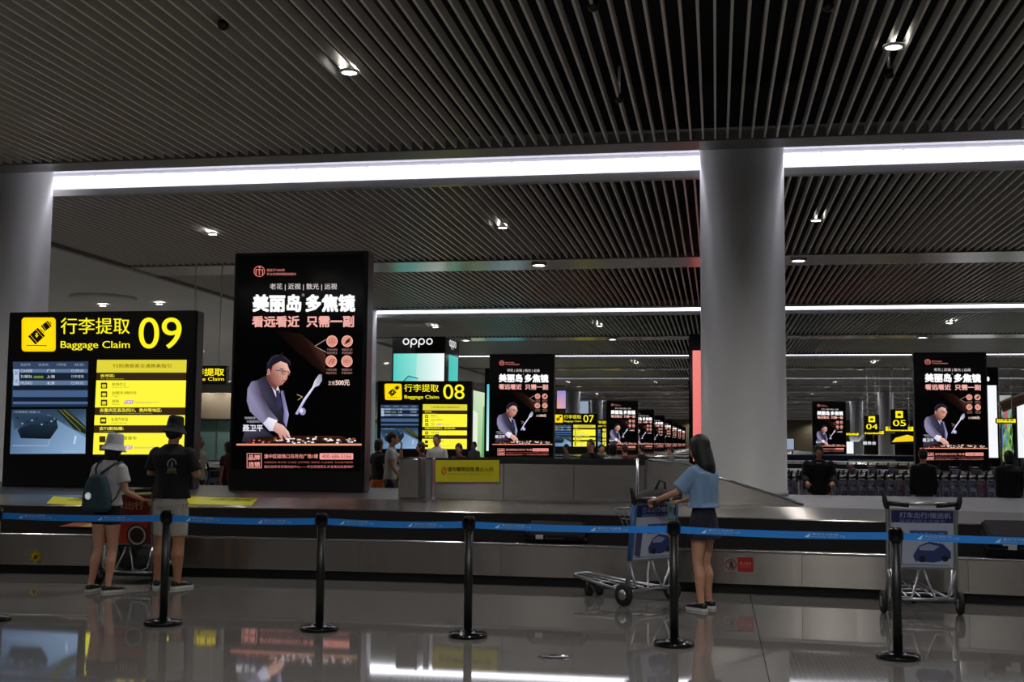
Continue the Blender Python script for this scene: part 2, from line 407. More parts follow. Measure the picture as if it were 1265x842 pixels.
for x, y, lab in ((-18.79, 33.57, 'left round downlight above the nearest claim sign, in smooth plaster'), (-16.79, 33.34, 'right round downlight above the nearest claim sign, in smooth plaster'), (-24, 52, 'round downlight in smooth plaster seen between claim sign and billboard, upper'), (-30, 68, 'round downlight in smooth plaster seen between claim sign and billboard, lower'), (-16.6, 48, 'small downlight in smooth plaster left of the tower sign')):
    place_light(x, y, lab, SPOT*4, 1.4)
for i, y in enumerate((8, 18, 43, 61, 76)):  # added rows: brighten the left floor so its bounce lights the plaster
    for j, x in enumerate((-17.5, -23.5, -30)): place_light(x, y, f'downlight in the plaster ceiling, row {["one", "two", "three", "four", "five"][i]}, {["right", "middle", "left"][j]} of three', SPOT*5, 1.2)
# small sprinkler heads and sensors between the slats
sp = thing('ceiling_sensor', 'dark dome sensor among the slats at upper left', 'sensor', (-4.9, 10.9, ZC))
MB().lathe([(.05, .05), (.06, .0), (.05, -.03), (.02, -.05), (.002, -.052)], 12).build('dome', M['lens'], sp, True)
MB().lathe([(.02, .4), (.02, .04), (.001, .04)], 8).build('stem', M['lamp_rim'], sp, True)
dup(sp, at(1023, 0+8, z=ZC), label='dark dome sensor by the top edge, right of the middle')
dup(sp, at(733, 8, z=ZC), label='dark dome sensor by the top edge, above the middle column')
dup(sp, at(765, 122, z=ZC), label='dark dome sensor left of the middle column in the front bay')
dup(sp, at(1098, 92, z=ZC), label='dark dome sensor below the bright right downlight')

# ================================================================== CAROUSEL
def yc(x): return 12.5-.0125*(x+3)**2
def path():
    pts = []
    n = 40
    for i in range(n+1):
        x = -13.2+(7.6+13.2)*i/n; pts.append(Vector((x, yc(x), 0)))
    def arc(cx, a0, a1, ya, yb, m=14):
        r = (yb-ya)/2
        return [Vector((cx+r*math.cos(a0+(a1-a0)*i/m), (ya+yb)/2+r*math.sin(a0+(a1-a0)*i/m), 0)) for i in range(1, m)]
    pts += arc(7.6, -math.pi/2, math.pi/2, yc(7.6), 19.4)
    pts += [Vector((7.6-(7.6+13.2)*i/12, 19.4, 0)) for i in range(13)]
    pts += arc(-13.2, math.pi/2, 1.5*math.pi, yc(-13.2), 19.4)
    return pts
PATH = path()
def inset(d):
    n = len(PATH); out = []
    for i, p in enumerate(PATH):
        t = (PATH[(i+1) % n]-PATH[i-1]).normalized(); out.append(p + Vector((-t.y, t.x, 0))*d)
    return out
def sweep(prof, mb=None, rng=None):      # prof: (inset, z) round a closed section
    mb = mb or MB(); cols = [inset(d) for d, z in prof]; n = len(PATH)
    idx = rng or range(n)
    rings = [[Vector((cols[j][i % n].x, cols[j][i % n].y, prof[j][1])) for j in range(len(prof))][::-1] for i in idx]
    return mb.rings(rings, closed=rng is None, caps=rng is not None)
def platform(name, ins, z, m, par, th=.03):
    q = inset(ins); n = len(q); mb = MB()
    mb.add([(p.x, p.y, z) for p in q]+[(p.x, p.y, z-th) for p in q], [list(range(n)), list(range(2*n-1, n-1, -1))]+[(i, n+i, n+(i+1) % n, (i+1) % n) for i in range(n)])
    return mb.build(name, m, par)
BELTP = [(.03, .40), (.99, .695), (.99, .675), (.03, .38)]
RIMP = [(.985, .70), (1.0, .712), (1.03, .714), (1.75, .80), (1.77, .80), (1.77, .77), (1.0, .69)]
def apron(px, py):                       # where a pixel's ray meets the sloping steel apron
    d = at(px, py, Y=1) - Vector((0, 0, EYE)); p = at(px, py, Y=13.5)
    for _ in range(6): t = (.714-(yc(p.x)+1.03)*.1194-EYE)/(d.z-.1194*d.y); p = Vector((0, 0, EYE))+d*t
    return p
ca = thing('baggage_carousel', 'nearest stainless baggage carousel with a sloping black belt, across the whole picture', 'baggage carousel', (0, 0, 0), group='baggage carousels')
sweep([(.07, 0), (.07, .10), (.2, .10), (.2, 0)]).build('plinth', M['black'], ca)
sweep([(-.012, .425), (-.018, .437), (-.012, .45), (.035, .45), (.035, .425)]).build('edge_trim', M['chrome'], ca, True)
# visible belt: overlapping plates
mb = MB(); n = len(PATH); A_, B_ = inset(.03), inset(.985)
SUB = 2
segs = []
for i in range(n):
    j = (i+1) % n
    for s in range(SUB):
        segs.append([A_[i].lerp(A_[j], s/SUB), A_[i].lerp(A_[j], (s+1)/SUB+.05), B_[i].lerp(B_[j], s/SUB), B_[i].lerp(B_[j], (s+1)/SUB+.05)])
for a, b, c, d in segs:
    q = [Vector((a.x, a.y, .412)), Vector((b.x, b.y, .404)), Vector((d.x, d.y, .694)), Vector((c.x, c.y, .702))]
    lo = [v-Vector((0, 0, .012)) for v in q]
    mb.add(q+lo, [(0, 1, 2, 3), (7, 6, 5, 4), (0, 4, 5, 1), (1, 5, 6, 2), (2, 6, 7, 3), (3, 7, 4, 0)])
b_ = mb.build('belt', M['belt'], ca)
sweep(RIMP).build('inner_rim', M['steel'], ca)
platform('island_top', 1.76, .80, M['island'], ca)
# side panels, piece by piece round the front, the rest in one run
nF = 40; out0 = inset(0); out1 = inset(.012)
for i in range(0, nF, 3):
    q = list(range(i, min(i+3, nF)+1)); mb = MB(); rr = []
    for t in q:
        e = .0015 if t == q[0] else (-.0015 if t == q[-1] else 0)
        rr.append([Vector((out0[t].x+e, out0[t].y, .10)), Vector((out0[t].x+e, out0[t].y, .425)), Vector((out1[t].x+e, out1[t].y, .425)), Vector((out1[t].x+e, out1[t].y, .10))])
    mb.rings([r for r in rr]); o = mb.build('side_panel', M['steel'], ca)
sweep([(0, .10), (0, .425), (.012, .425), (.012, .10)], None, list(range(nF, n+1))).build('side_panel', M['steel'], ca)
# the other carousels: the same loop, one behind the other
cf = thing('baggage_carousel', 'x', 'baggage carousel', (0, P, 0), group='baggage carousels')
ORD = ['nearest', 'second', 'third', 'fourth', 'fifth', 'sixth', 'seventh', 'eighth', 'ninth', 'tenth']
cf['label'] = 'second steel baggage carousel from the camera, behind the nearest one'
for nm, pr, m in (('side_panel', [(0, .1), (0, .425), (.02, .425), (.02, .1)], 'steel'), ('belt', BELTP, 'belt'), ('inner_rim', RIMP, 'steel'), ('plinth', [(.07, 0), (.07, .1), (.2, .1), (.2, 0)], 'black')):
    sweep(pr).build(nm, M[m], cf)
platform('island_top', 1.76, .80, M['island'], cf)
for k in range(2, 10): dup(cf, (0, P*k, 0), label=f'{ORD[k]} steel baggage carousel from the camera')

# the steel housing of the feed conveyor on the island
fc = thing('feed_conveyor', 'brushed steel conveyor housing on the island, sloping down behind the middle column', 'conveyor', (0, 0, .80))
mb = MB()
for a, b in ((-3.50, -2.62), (-2.617, -1.74), (-1.737, -.865)): MB().bbox(a, b, 14.5, 14.53, .0, .455, .004).build('side_panel', M['steel'], fc)
MB().box(-3.5, -.865, 14.53, 15.7, .0, .45).build('core', M['steel_dark'], fc)
MB().box(-3.5, -.86, 14.5, 14.56, .455, .515).box(-3.5, -.86, 15.66, 15.72, .455, .515).build('guard_rail', M['black'], fc)
MB().box(-3.48, -.87, 14.56, 15.66, .452, .47).build('belt', M['belt'], fc)
MB().bbox(-.86, -.83, 14.47, 14.53, 0, .52, .006).build('corner_post', M['chrome'], fc)
# sloping chute
mb = MB(); prof = [(-.83, .0), (-.83, .51), (-.35, .47), (.04, .30), (1.02, .0)]
mb.add([(x, 14.5, z) for x, z in prof]+[(x, 14.53, z) for x, z in prof], [list(range(5))[::-1], list(range(5, 10)), (0, 1, 6, 5), (1, 2, 7, 6), (2, 3, 8, 7), (3, 4, 9, 8), (4, 0, 5, 9)]); mb.build('chute_side', M['steel'], fc)
mb = MB()
for (xa, za), (xb, zb) in zip(prof[1:], prof[2:]):
    mb.add([(xa, 14.53, za-.03), (xb, 14.53, zb-.03), (xb, 15.7, zb-.03), (xa, 15.7, za-.03)], [(0, 1, 2, 3)])
mb.build('chute_belt', M['belt'], fc)
mb = MB(); mb.tube([(x, 14.5, z+.012) for x, z in prof[1:]], .014, 8); mb.build('chute_rail', M['chrome'], fc, True)
mb = MB(); mb.add([(x, 15.7, z) for x, z in prof]+[(x, 15.73, z) for x, z in prof], [list(range(5))[::-1], list(range(5, 10)), (0, 1, 6, 5), (1, 2, 7, 6), (2, 3, 8, 7), (3, 4, 9, 8), (4, 0, 5, 9)]); mb.build('chute_side', M['steel'], fc)
pr_ = thing('steel_pier', 'bright steel end pier left of the yellow banner on the island', 'pier', (-3.96, 14.45, .80))
MB().bbox(0, .285, 0, .9, 0, .505, .012).build('casing', M['steel'], pr_)
MB().bbox(.255, .285, -.02, .0, 0, .515, .004).build('edge_strip', M['chrome'], pr_)
MB().box(.01, .27, .01, .89, .505, .512).build('cap', M['black'], pr_)
po = thing('steel_post', 'narrow bright steel post just left of the yellow banner', 'post', (-3.58, 14.48, .80))
MB().bbox(-.035, .035, 0, .05, 0, .50, .006).build('post_body', M['alu'], po); MB().box(-.04, .04, -.005, .055, .5, .51).build('cap', M['black'], po)
ya = Art((-3.5, 14.49, .80), 14.49)
ya.rect(538, 568, 617, 595, '#cfc41c', 0); ya.disc(548.5, 581.5, 3.2, 4.6, '#b02818', 1); ya.disc(548.5, 581.5, 2.2, 3.4, '#cfc41c', 2); ya.line(546.6, 585, 550.4, 578, 1, '#b02818', 3)
ya.txt('请勿攀爬踩踏,禁止入内', 553, 576.5, 609, 582.5, '#5c5410', 2, .012); ya.txt('Please do not climb on the conveyor, no entry', 553, 584, 606, 586.4, '#6e6412', 2)
o = ya.build('banner', M['print']); o.location = (-3.5, 14.49, .80); tag(o, 'yellow warning banner on the steel conveyor housing', 'banner')
# yellow strips lying on the island edge
for (a, b, t, lab, words) in ((57, 106, 0, 'short yellow strip on the island edge left of the white-hatted woman', '注意安全'), (147, 181, 1, 'yellow strip on the island edge between woman and man', '小心'), (226, 318, 2, 'long yellow strip on the island edge right of the man in black', '为了您的安全 请勿踩踏行李转盘')):
    p = [apron(a, 622), apron(b-(7 if t == 2 else 0), 624.5), apron(b, 615.5), apron(a+(9 if t == 0 else 1), 613)]
    mb = MB(); c = p[0]; q = [v-c for v in p]
    mb.add([(v.x, v.y, v.z+.001) for v in q]+[(v.x, v.y, v.z+.004) for v in q], [(3, 2, 1, 0), (4, 5, 6, 7), (0, 1, 5, 4), (1, 2, 6, 5), (2, 3, 7, 6), (3, 0, 4, 7)])
    o = mb.build('warning_strip', [M['yellow'], M['ytext']]); o.location = c; tag(o, lab, 'sticker', 'yellow strips on the island edge')
    L = (p[1]-p[0]).length; mb = MB(); text(mb, words, .25*L, .85*L, .25, .5, 0, None, 0, .01, fn=lambda X, Z: (X, Z+q[1].y/L*X, .0055+.1194*Z+q[1].z/L*X)); mb.build('lettering', M['ytext'], o)
# stickers on the front panel
def sticker(px, py, w_, h_, lab, art):
    x = at(px, py, Y=12.3).x
    for _ in range(4): y = yc(x)-.004; v = at(px, py, Y=y); x = v.x
    a = Art((0, 0, 0), 0, False); art(a)
    o = a.build('sticker', M['print']); o.location = (x, y, v.z); o.rotation_euler = (0, 0, math.atan2(yc(x+.1)-yc(x-.1), .2)); tag(o, lab, 'sticker'); return o
def art1(a):
    a.disc(0, 0, .068, .068, '#c9b416', 0, 24); a.ring(0, 0, .062, .006, '#3a2c0a', 1, 24)
    a.poly([(-.03, -.03), (0, .035), (.012, .012), (.035, .02), (.018, -.03)], '#5a2a0c', 1)
    for t in range(6): a.line(.045*math.cos(t), .045*math.sin(t), .055*math.cos(t+.5), .055*math.sin(t+.5), .008, '#5a3c0c', 2)
sticker(44, 687, 0, 0, 'round yellow sticker on the carousel front panel at far left', art1)
def art2(a):
    a.rect(-.068, -.072, .068, .072, '#8f8b88', 0); a.ring(0, 0, .058, .011, '#8a2228', 1, 24)
    a.disc(.003, .030, .009, .009, '#1c1c20', 1); a.poly([(-.012, .02), (.018, .02), (.026, -.02), (.012, -.045), (.002, -.02), (-.014, -.04), (-.022, -.036), (-.008, -.01)], '#1c1c20', 1); a.line(-.04, .04, .04, -.04, .010, '#8a2228', 2)
sticker(903, 697, 0, 0, 'grey sticker with a red prohibition ring, right of the girl in blue', art2)
def art3(a):
    a.rect(-.078, -.072, .078, .072, '#b8231f', 0); a.txt('禁止踩踏', -.06, -.005, .06, .026, '#e8b0a8', 1, .02); a.txt('DO NOT STEP', -.05, -.03, .05, -.016, '#d88078', 1)
sticker(921, 697, 0, 0, 'small red sticker with white lettering beside the prohibition sticker', art3)

# ================================================================== SCREENS
def billboard_geo():
    root = thing('billboard', 'x', 'advertising screen', (-6.9, 16, .80), group='advertising billboards with the same poster')
    MB().bbox(.0, 2.0, 0, .30, 0, 3.43, .012).build('cabinet', M['cab'], root)
    MB().box(2.0, 2.012, .03, .29, .02, 3.41).build('side_trim', M['cabside'], root); MB().box(-.012, 0, .03, .29, .02, 3.41).build('side_trim', M['cabside'], root)
    MB().box(.04, 1.96, -.004, 0, .30, 3.38).build('screen', M['gloss'], root)
    scr = root.children[-1]; O = (-6.9, 16, .80)
    a = Art(O, 16)                       # portrait of a player at a board
    a.poly([(338, 408), (372, 412), (403, 438), (402, 462), (382, 448)], '', 1, ['#060404', '#1c0e0a', '#4a2a22', '#1c0e0c', '#080505'])
    a.poly([(299, 546), (302, 533), (310, 526), (326, 528), (340, 540), (332, 548)], '', 2, ['#24222c', '#3a3646', '#4a465a', '#24222c', '#18161e', '#18161e'])
    a.poly([(306, 485), (313, 472), (330, 463), (343, 480), (352, 482), (356, 520), (353, 528), (340, 524), (326, 520), (312, 505), (305, 495)], '', 3, ['#3a3646', '#46425a', '#24202c', '#16141c', '#16141c', '#1c1a24', '#1c1a24', '#16141c', '#16141c', '#2a2836', '#2a2836'])
    a.poly([(306, 480), (311, 471), (320, 469), (325, 490), (333, 505), (344, 518), (334, 529), (322, 521), (309, 508), (305, 495)], '', 4, ['#8c86a8', '#78728e', '#3a3648', '#3c384a', '#544f66', '#6c6684', '#7c7692', '#6c6684', '#8680a0', '#7a7490'])
    a.poly([(347, 483), (350, 482), (357, 512), (354, 528), (350, 520), (351, 508)], '', 4, ['#8a86b4', '#6c6890', '#a8a4cc', '#8a86b4', '#54506c', '#6c6890'])
    a.poly([(330, 462), (333, 460), (344, 477), (346, 484), (342, 492), (337, 480), (331, 470)], '#d8d4e8', 5)
    a.poly([(341, 482), (345, 482), (349, 502), (345, 507), (342, 498)], '#30304c', 6)
    a.poly([(331, 452), (334, 445), (344, 443), (355, 449), (357, 455), (359, 460), (356, 462), (355, 468), (349, 475), (343, 477), (336, 472), (331, 462)], '', 7, ['#8a5a50', '#c88c7c', '#e0a898', '#ecc0b0', '#e8b4a4', '#e4ac9c', '#d09484', '#c48878', '#b07868', '#8a5a50', '#7a4c44', '#70443c'])
    a.poly([(331, 462), (336, 472), (343, 477), (341, 483), (334, 476), (329, 466)], '#6a4038', 6)
    a.poly([(329, 458), (330, 448), (335, 441), (342, 437), (347, 441), (353, 440), (360, 448), (359, 453), (355, 449), (347, 446), (341, 449), (337, 452), (335, 460), (332, 463)], '#1d1a26', 8)
    a.line(331, 450, 337, 441, 1, '#3a3648', 9); a.line(337, 441, 347, 438, 1, '#322e40', 9); a.line(350, 440, 359, 447, 1, '#3a3448', 9); a.poly([(345, 446), (349, 434), (351, 441)], '#1d1a26', 8)
    a.disc(332.5, 459, 2, 4, '#b87868', 9)
    a.line(341, 457, 358, 459.5, .9, '#2c2432', 10); a.ring(351, 460, 3.1, .6, '#342a38', 10, 12); a.line(346, 455.5, 351, 456, 1.1, '#241820', 10)
    a.line(349, 470.5, 354, 470, 1, '#7c3430', 10); a.line(356, 457, 357.5, 463.5, 1, '#a87060', 9); a.line(348, 460, 352, 460.4, .9, '#1a1014', 11)
    a.poly([(325, 523), (332, 515), (343, 519), (340, 532), (333, 532)], '', 7, ['#c4c0dc', '#e8e4f4', '#f4f0f8', '#dcd8ec', '#b0acc8'])
    a.poly([(341, 521), (350, 525), (357, 533), (359, 540), (357, 540.5), (353, 535), (356, 542), (353.5, 543), (349, 536), (350, 543), (347.5, 543.5), (344, 536), (337, 531)], '', 8, ['#e8b8ac'] * 4+['#d09890'] * 5+['#c08880'] * 4)
    a.poly([(365, 511), (375, 493), (386, 478), (389, 470), (394, 462.5), (398, 462), (398, 470), (394, 476), (389, 478), (378, 494), (368, 512)], '', 4, ['#b8b4d8', '#d8d4ec', '#f0ecf8', '#f4f0fa', '#a8a4b4', '#6c687c', '#9c98b0', '#d8d4ec', '#c4c0dc', '#a8a4c8', '#9c98bc'])
    a.disc(374, 508, 4, 4.6, '#9490b8', 4, 14); a.disc(372.6, 507, 2.2, 2.8, '#dcd8f0', 5, 10)
    a.line(367, 487, 374, 490, .8, '#b09a70', 5); a.line(374, 490, 368, 494, .8, '#b09a70', 5)
    a.poly([(303, 547), (318, 540), (345, 538), (420, 538), (447, 547)], '', 3, ['#2a1410', '#1c0e0a', '#301a10', '#3a1e10', '#1c0e0a'])
    rnd = random.Random(4)
    for i in range(85):
        x = rnd.uniform(338, 442); yy = rnd.uniform(538, 547); c = rnd.random()
        if yy < 539+abs(x-395)/12: yy += 3
        a.disc(x, min(yy, 547), rnd.uniform(1.3, 2.5), .95, '#f4ecf0' if c < .55 else ('#0c0808' if c < .85 else '#8a4c30'), 9, 8)
    for i in range(14): a.disc(rnd.uniform(304, 336), rnd.uniform(543, 547), 1.5, .7, '#5a2c24' if i % 2 else '#e08070', 8, 8)
    a.poly([(292.5, 547.8), (447, 547.8), (447, 550), (292.5, 550)], '', 10, ['#e88c78', '#d8a080', '#d89878', '#e88c78'])
    a.build('portrait', M['screen'], scr)
    a = Art(O, 16)                       # heading
    a.ring(320.5, 335, 6.9, .9, '#d8786c', 1); a.line(316.5, 339.5, 316.5, 333, 1.2, '#d8786c', 1); a.line(320.5, 339.5, 320.5, 332, 1.2, '#d8786c', 1); a.line(324.5, 339.5, 324.5, 333, 1.2, '#d8786c', 1); a.line(316, 333, 325, 333, 1, '#d8786c', 1); a.disc(321, 330.3, 1.5, 1, '#d8786c', 1, 8)
    a.txt('创立于1956年', 329.5, 331.7, 352, 335.2, '#c07068', 1, .02); a.txt('专注老视眼镜配制服务', 329.5, 336.8, 366, 340, '#b06860', 1, .02)
    a.build('logo', M['screen'], scr); a = Art(O, 16)
    a.txt('老花 | 近视 | 散光 | 远视', 333.5, 350, 416.5, 358.5, '#cfc6c4', 1, .012)
    a.txt('美丽岛', 312, 363.5, 372.5, 385, '#ffffff', 1, .045); a.txt('®', 373, 362.5, 376.3, 366, '#b8b0b0', 1); a.txt('多焦镜', 377.5, 363.5, 439, 385, '#ffffff', 1, .045)
    a.txt('看远看近', 311.5, 390, 370, 404, '#ecaaa0', 1, .03); a.txt('只需一副', 378.5, 390, 437.5, 404, '#ecaaa0', 1, .03)
    a.build('headline', M['screen'], scr)
    a = Art(O, 16)                       # round icons
    a.line(389, 427.5, 403, 419, .8, '#b09088', 1); a.line(389, 427.5, 403, 435, .8, '#b09088', 1)
    a.build('pointer_lines', M['screen'], scr)
    for i, (x, y) in enumerate(((410.3, 421.3), (429, 421.3), (409.3, 446), (428.7, 446))):
        a = Art(O, 16)
        a.disc(x, y, 7, 7.3, '#d8907e', 1, 20); a.ring(x, y, 7, .7, '#f0b8a8', 2, 20)
        if i == 1: a.poly([(x-3.5, y+4), (x-1, y-1), (x+4, y-4.5), (x+3, y+1), (x-1, y+3)], '#3a1c18', 2)
        elif i == 2: a.line(x-3, y+3, x+1, y-3, 1, '#7c3c34', 2); a.line(x+1, y+3, x+4, y-3, 1.3, '#7c3c34', 2)
        elif i == 3: a.txt('HD+', x-4, y-2, x+4, y+2, '#8c4c40', 2)
        else: a.line(x-3, y-3, x-3, y+3, 1, '#a85c50', 2); a.line(x, y-4, x, y+4, 1, '#a85c50', 2); a.line(x+3, y-3, x+3, y+3, 1, '#a85c50', 2)
        for t, s_ in enumerate(('个性化定制', '渐进多焦点') if i % 2 == 0 else ('德国进口片', '终身免维护')): a.txt(s_, x-6.5, y+9+t*4, x+6.5, y+12+t*4, '#a87c74', 1)
        a.build('icon', M['screen'], scr)
    a = Art(O, 16); a.txt('立省', 405.5, 470, 414, 475.5, '#c8a89c', 1, .02); a.txt('500元', 414.5, 469, 432, 476, '#ecd0c4', 1, .03)
    a.build('price_lettering', M['screen'], scr)
    a = Art(O, 16)                       # footer
    a.txt('围棋棋圣', 302.5, 514.5, 316, 517.5, '#b8b4c0', 1); a.txt('中国围棋队', 305, 519, 321, 522, '#b8b4c0', 1); a.txt('聂卫平', 300, 524.5, 325, 532.5, '#e8e4f0', 3, .02)
    a.build('name_lettering', M['screen'], scr); a = Art(O, 16)
    for q in ((305, 559.5, 323.5, 560.3), (305, 577.2, 323.5, 578), (305, 559.5, 305.8, 578), (322.7, 559.5, 323.5, 578)): a.rect(*q, '#e09088', 1)
    a.txt('品牌', 307, 561.5, 321.5, 568, '#e8948c', 1, .03); a.txt('连锁', 307, 570, 321.5, 576.5, '#e8948c', 1, .03)
    a.txt('渝中区较场口日月光广场1楼', 326.5, 560.5, 393, 566, '#e08c84', 1, .02)
    a.rrect(395, 559.5, 436.5, 567.3, 1.2, '#ec9c94', 1); a.txt('400-686-5166', 398, 561, 434, 565.8, '#a83c3c', 2, .01)
    a.txt('全国连锁 渝中区 江北区 沙坪坝区 南岸区 九龙坡区 专业验光配镜', 326.5, 569.5, 436, 572, '#a85850', 1)
    a.txt('重庆首家老花镜体验中心——专注老视矫正,终身售后免费维护', 326.5, 574.5, 436.5, 578, '#d87c74', 1)
    a.build('footer_text', M['screen'], scr)
    return root
bb = billboard_geo(); bb['label'] = 'largest dark advertising screen with the board player, standing nearest on the left island'
for k, lab in ((1, 'advertising screen with the board player right of the claim sign numbered 08'), (3, 'first advertising screen of the distant row, right of the sign numbered 07'), (4, 'second advertising screen of the distant row, partly hidden'), (5, 'third advertising screen of the distant row, partly hidden'), (6, 'fourth advertising screen of the distant row'), (7, 'fifth advertising screen of the distant row'), (8, 'sixth advertising screen of the distant row'), (9, 'farthest advertising screen, tiny at the end of the distant row')):
    dup(bb, (-6.9, 16+P*k, .80), 0, lab)
dup(bb, (5.68, 35.6, .80), 0, 'large advertising screen at the right behind the trolleys')
dup(bb, (5.85, 74.8, .80), 0, 'small advertising screen between the middle column and the far right columns')

def sign_geo():
    root = thing('claim_sign', 'x', 'information sign', (-10.47, 16, .80), group='baggage claim signs')
    O = (-10.47, 16, .80)
    MB().bbox(.0, 3.0, 0, .26, 0, 2.60, .012).build('cabinet', M['cab'], root)
    MB().box(3.0, 3.01, .03, .24, .02, 2.58).build('side_trim', M['black'], root); MB().box(-.01, 0, .03, .24, .02, 2.58).build('side_trim', M['black'], root)
    X = lambda x: x/3.662; Y = lambda y: 370+y/3.662
    a = Art(O, 16)
    a.rrect(27, 392, 69, 434, 4, '#ffd400', 1); a.rrect(30, 395, 66, 431, 5, '#ffdc10', 2)
    def suit(cx, cy, w_, h_, ang, L):
        c, s = math.cos(ang), math.sin(ang); g = lambda u, v: (cx+u*c-v*s, cy+u*s+v*c)
        a.poly([g(-w_, -h_), (g(w_, -h_)), g(w_, h_), g(-w_, h_)], '#141008', L)
        a.line(*g(w_+1.3, -h_*.5), *g(w_+1.3, h_*.5), .8, '#141008', L); a.line(*g(-w_*.62, -h_), *g(-w_*.62, h_), .45, '#ffd400', L+1); a.line(*g(w_*.62, -h_), *g(w_*.62, h_), .45, '#ffd400', L+1)
    suit(45.5, 415, 8.0, 6.8, R(-42), 3); suit(57.5, 402.5, 5.2, 4.2, R(-38), 3)
    a.poly([(44.9, 411), (46.7, 411), (46.7, 414), (48.2, 414), (45.8, 417), (43.4, 414), (44.9, 414)], '#ffd400', 6)
    a.line(33, 426.5, 58, 426.8, .9, '#141008', 3)
    a.txt('行李提取', X(275), Y(82), X(588), Y(155), '#fff01e', 1, .008); a.txt('Baggage Claim', X(275), Y(187), X(588), Y(229), '#fff01e', 1, .010)
    a.build('header_lettering', M['screen'], root)
    a = Art(O, 16)                       # flight list
    a.poly([(16.5, 446.5), (109.5, 446), (108, 502), (14.5, 502.5)], '', 1, ['#27364e', '#27364e', '#1c2a40', '#1c2a40'])
    for i, (t, b, c) in enumerate(((447, 454, '#33425c'), (455.5, 460, '#5c7494'), (461, 469, '#16202e'), (470, 475.5, '#5a7090'), (476, 481, '#111a28'), (482, 490, '#435c80'), (491, 495, '#121c2c'), (496, 499, '#4a6488'), (499.5, 502, '#1e2e48'))): a.rect(16.2, t, 108.6, b, c, 2)
    a.rect(17, 456, 24, 476, '#a8bcd4', 3)
    for i, s_ in enumerate(('航班号', '始发地', '行李转盘', '状态')): a.txt(s_, 26+22*i, 448.5, 38+22*i, 452, '#8c9cac', 4)
    for i, (f_, c_, st) in enumerate((('CA4308', '广州', '已到达'), ('3U8836', '上海', '行李提取'), ('MU5421', '北京', '已到达'))):
        y = (456, 463, 471)[i]; a.txt(f_, 26, y, 40, y+3.6, '#c4d0dc', 4); a.txt(c_, 58, y, 68, y+3.8, '#dce6f0', 4); a.txt(st, 88, y, 104, y+3.6, '#b4c4d4', 4)
    a.rect(42, 464, 54, 467, '#6c7c3c', 4)
    a.txt('到', 18.5, 458, 22.5, 463, '#30507c', 4); a.txt('达', 18.5, 468, 22.5, 473, '#30507c', 4)
    a.build('flight_screen', M['screen'], root)
    a = Art(O, 16)                       # camera view of a carousel
    a.poly([(14.5, 505.5), (106.5, 505), (105.5, 560), (12.5, 560.5)], '', 1, ['#223448', '#2c4258', '#7c9cc0', '#50688a'])
    a.poly([(14.5, 518), (60, 512), (106, 540), (105.5, 560), (12.8, 560)], '', 2, ['#3c5470', '#5c7894', '#84a4c4', '#8cacd0', '#5a7698'])
    a.poly([(30, 522), (70, 518), (72, 528), (62, 542), (26, 541), (22, 531)], '', 3, ['#1a2836', '#16222e', '#1a2836', '#0c141c', '#0c141c', '#1a2836'])
    a.poly([(16, 512), (40, 507), (66, 515), (70, 526), (40, 524), (18, 530)], '', 3, ['#2a3c50', '#38506a', '#24364a', '#1c2c3c', '#22344a', '#384e66'])
    a.poly([(70, 505.5), (84, 505.5), (106, 526), (106, 536), (92, 530)], '', 4, ['#18221c', '#2a3a2c', '#1c2824', '#141e1c', '#1a2420'])
    a.line(74, 506, 100, 532, .8, '#7c7c34', 5); a.line(79, 506, 105.5, 529, .7, '#8c8838', 5); a.line(16, 550, 60, 550.5, .7, '#9cb4cc', 5); a.line(60, 550, 62, 542, .7, '#9cb4cc', 5)
    a.line(94, 538, 92, 548, 2.5, '#b4cce8', 5)
    for i in range(9): a.disc(22+i*6, 516+(i*7) % 9, 1.3, 1, '#8ca4b8' if i % 2 else '#101820', 6, 8)
    a.txt('2号摄像机 转盘 09', 17, 507, 50, 510, '#8c9cb0', 6); a.txt('2019-08-12', 78, 556, 96, 558.5, '#a8bcd0', 6)
    a.build('camera_screen', M['screen'], root)
    a = Art(O, 16)                       # yellow transport guide
    xr = lambda y: 230.8-(y-444)*.03; xl = lambda y: 120.2-(y-444)*.045
    def bar(y0, y1, c, L=1): a.poly([(xl(y0), y0), (xr(y0), y0), (xr(y1), y1), (xl(y1), y1)], c, L)
    bar(444.3, 460, '#dcd038'); bar(460, 469.6, '#342416'); bar(469.6, 503, '#faf23c'); bar(503, 512.5, '#342416'); bar(512.5, 525, '#faf23c'); bar(525, 534.5, '#342416'); bar(534.5, 561, '#faf23c')
    a.txt('T3到港旅客交通换乘指引', X(510), Y(290), X(775), Y(308), '#5a4c14', 2, .01)
    a.txt('去市区:', X(455), Y(337), X(520), Y(350), '#f4ec48', 2, .02); a.txt('To Downtown', X(455), Y(354), X(560), Y(361), '#b4a838', 2)
    for i, (s_, e_, y) in enumerate((('机场巴士', 'Airport Bus', 375), ('出租车/网约车', 'Taxi', 414), ('轻轨', 'Metro', 452))):
        a.rrect(X(457), Y(y), X(486), Y(y+27), .8, '#3c3010', 2); a.rrect(X(462), Y(y+8), X(481), Y(y+19), .6, '#e8dc38', 3); a.line(X(464), Y(y+22), X(479), Y(y+22), .8, '#e8dc38', 3)
        a.txt(s_, X(508), Y(y), X(508+16*len(s_)), Y(y+14), '#5c5418', 2, .01); a.txt(e_, X(508), Y(y+18), X(508+7*len(e_)), Y(y+25), '#8c8428', 2)
    def crt(x, y): a.poly([(x, y+4.6), (x+2, y), (x+13, y), (x+11, y+4.6)], '#b48cc8', 2); a.txt('CRT', x+2, y+.8, x+11.5, y+4, '#f4ecd8', 3, .02); a.line(x+14, y+2, x+44, y+2, .7, '#c8a878', 2); a.line(x+14, y+3.6, x+34, y+3.6, .5, '#c8a878', 2)
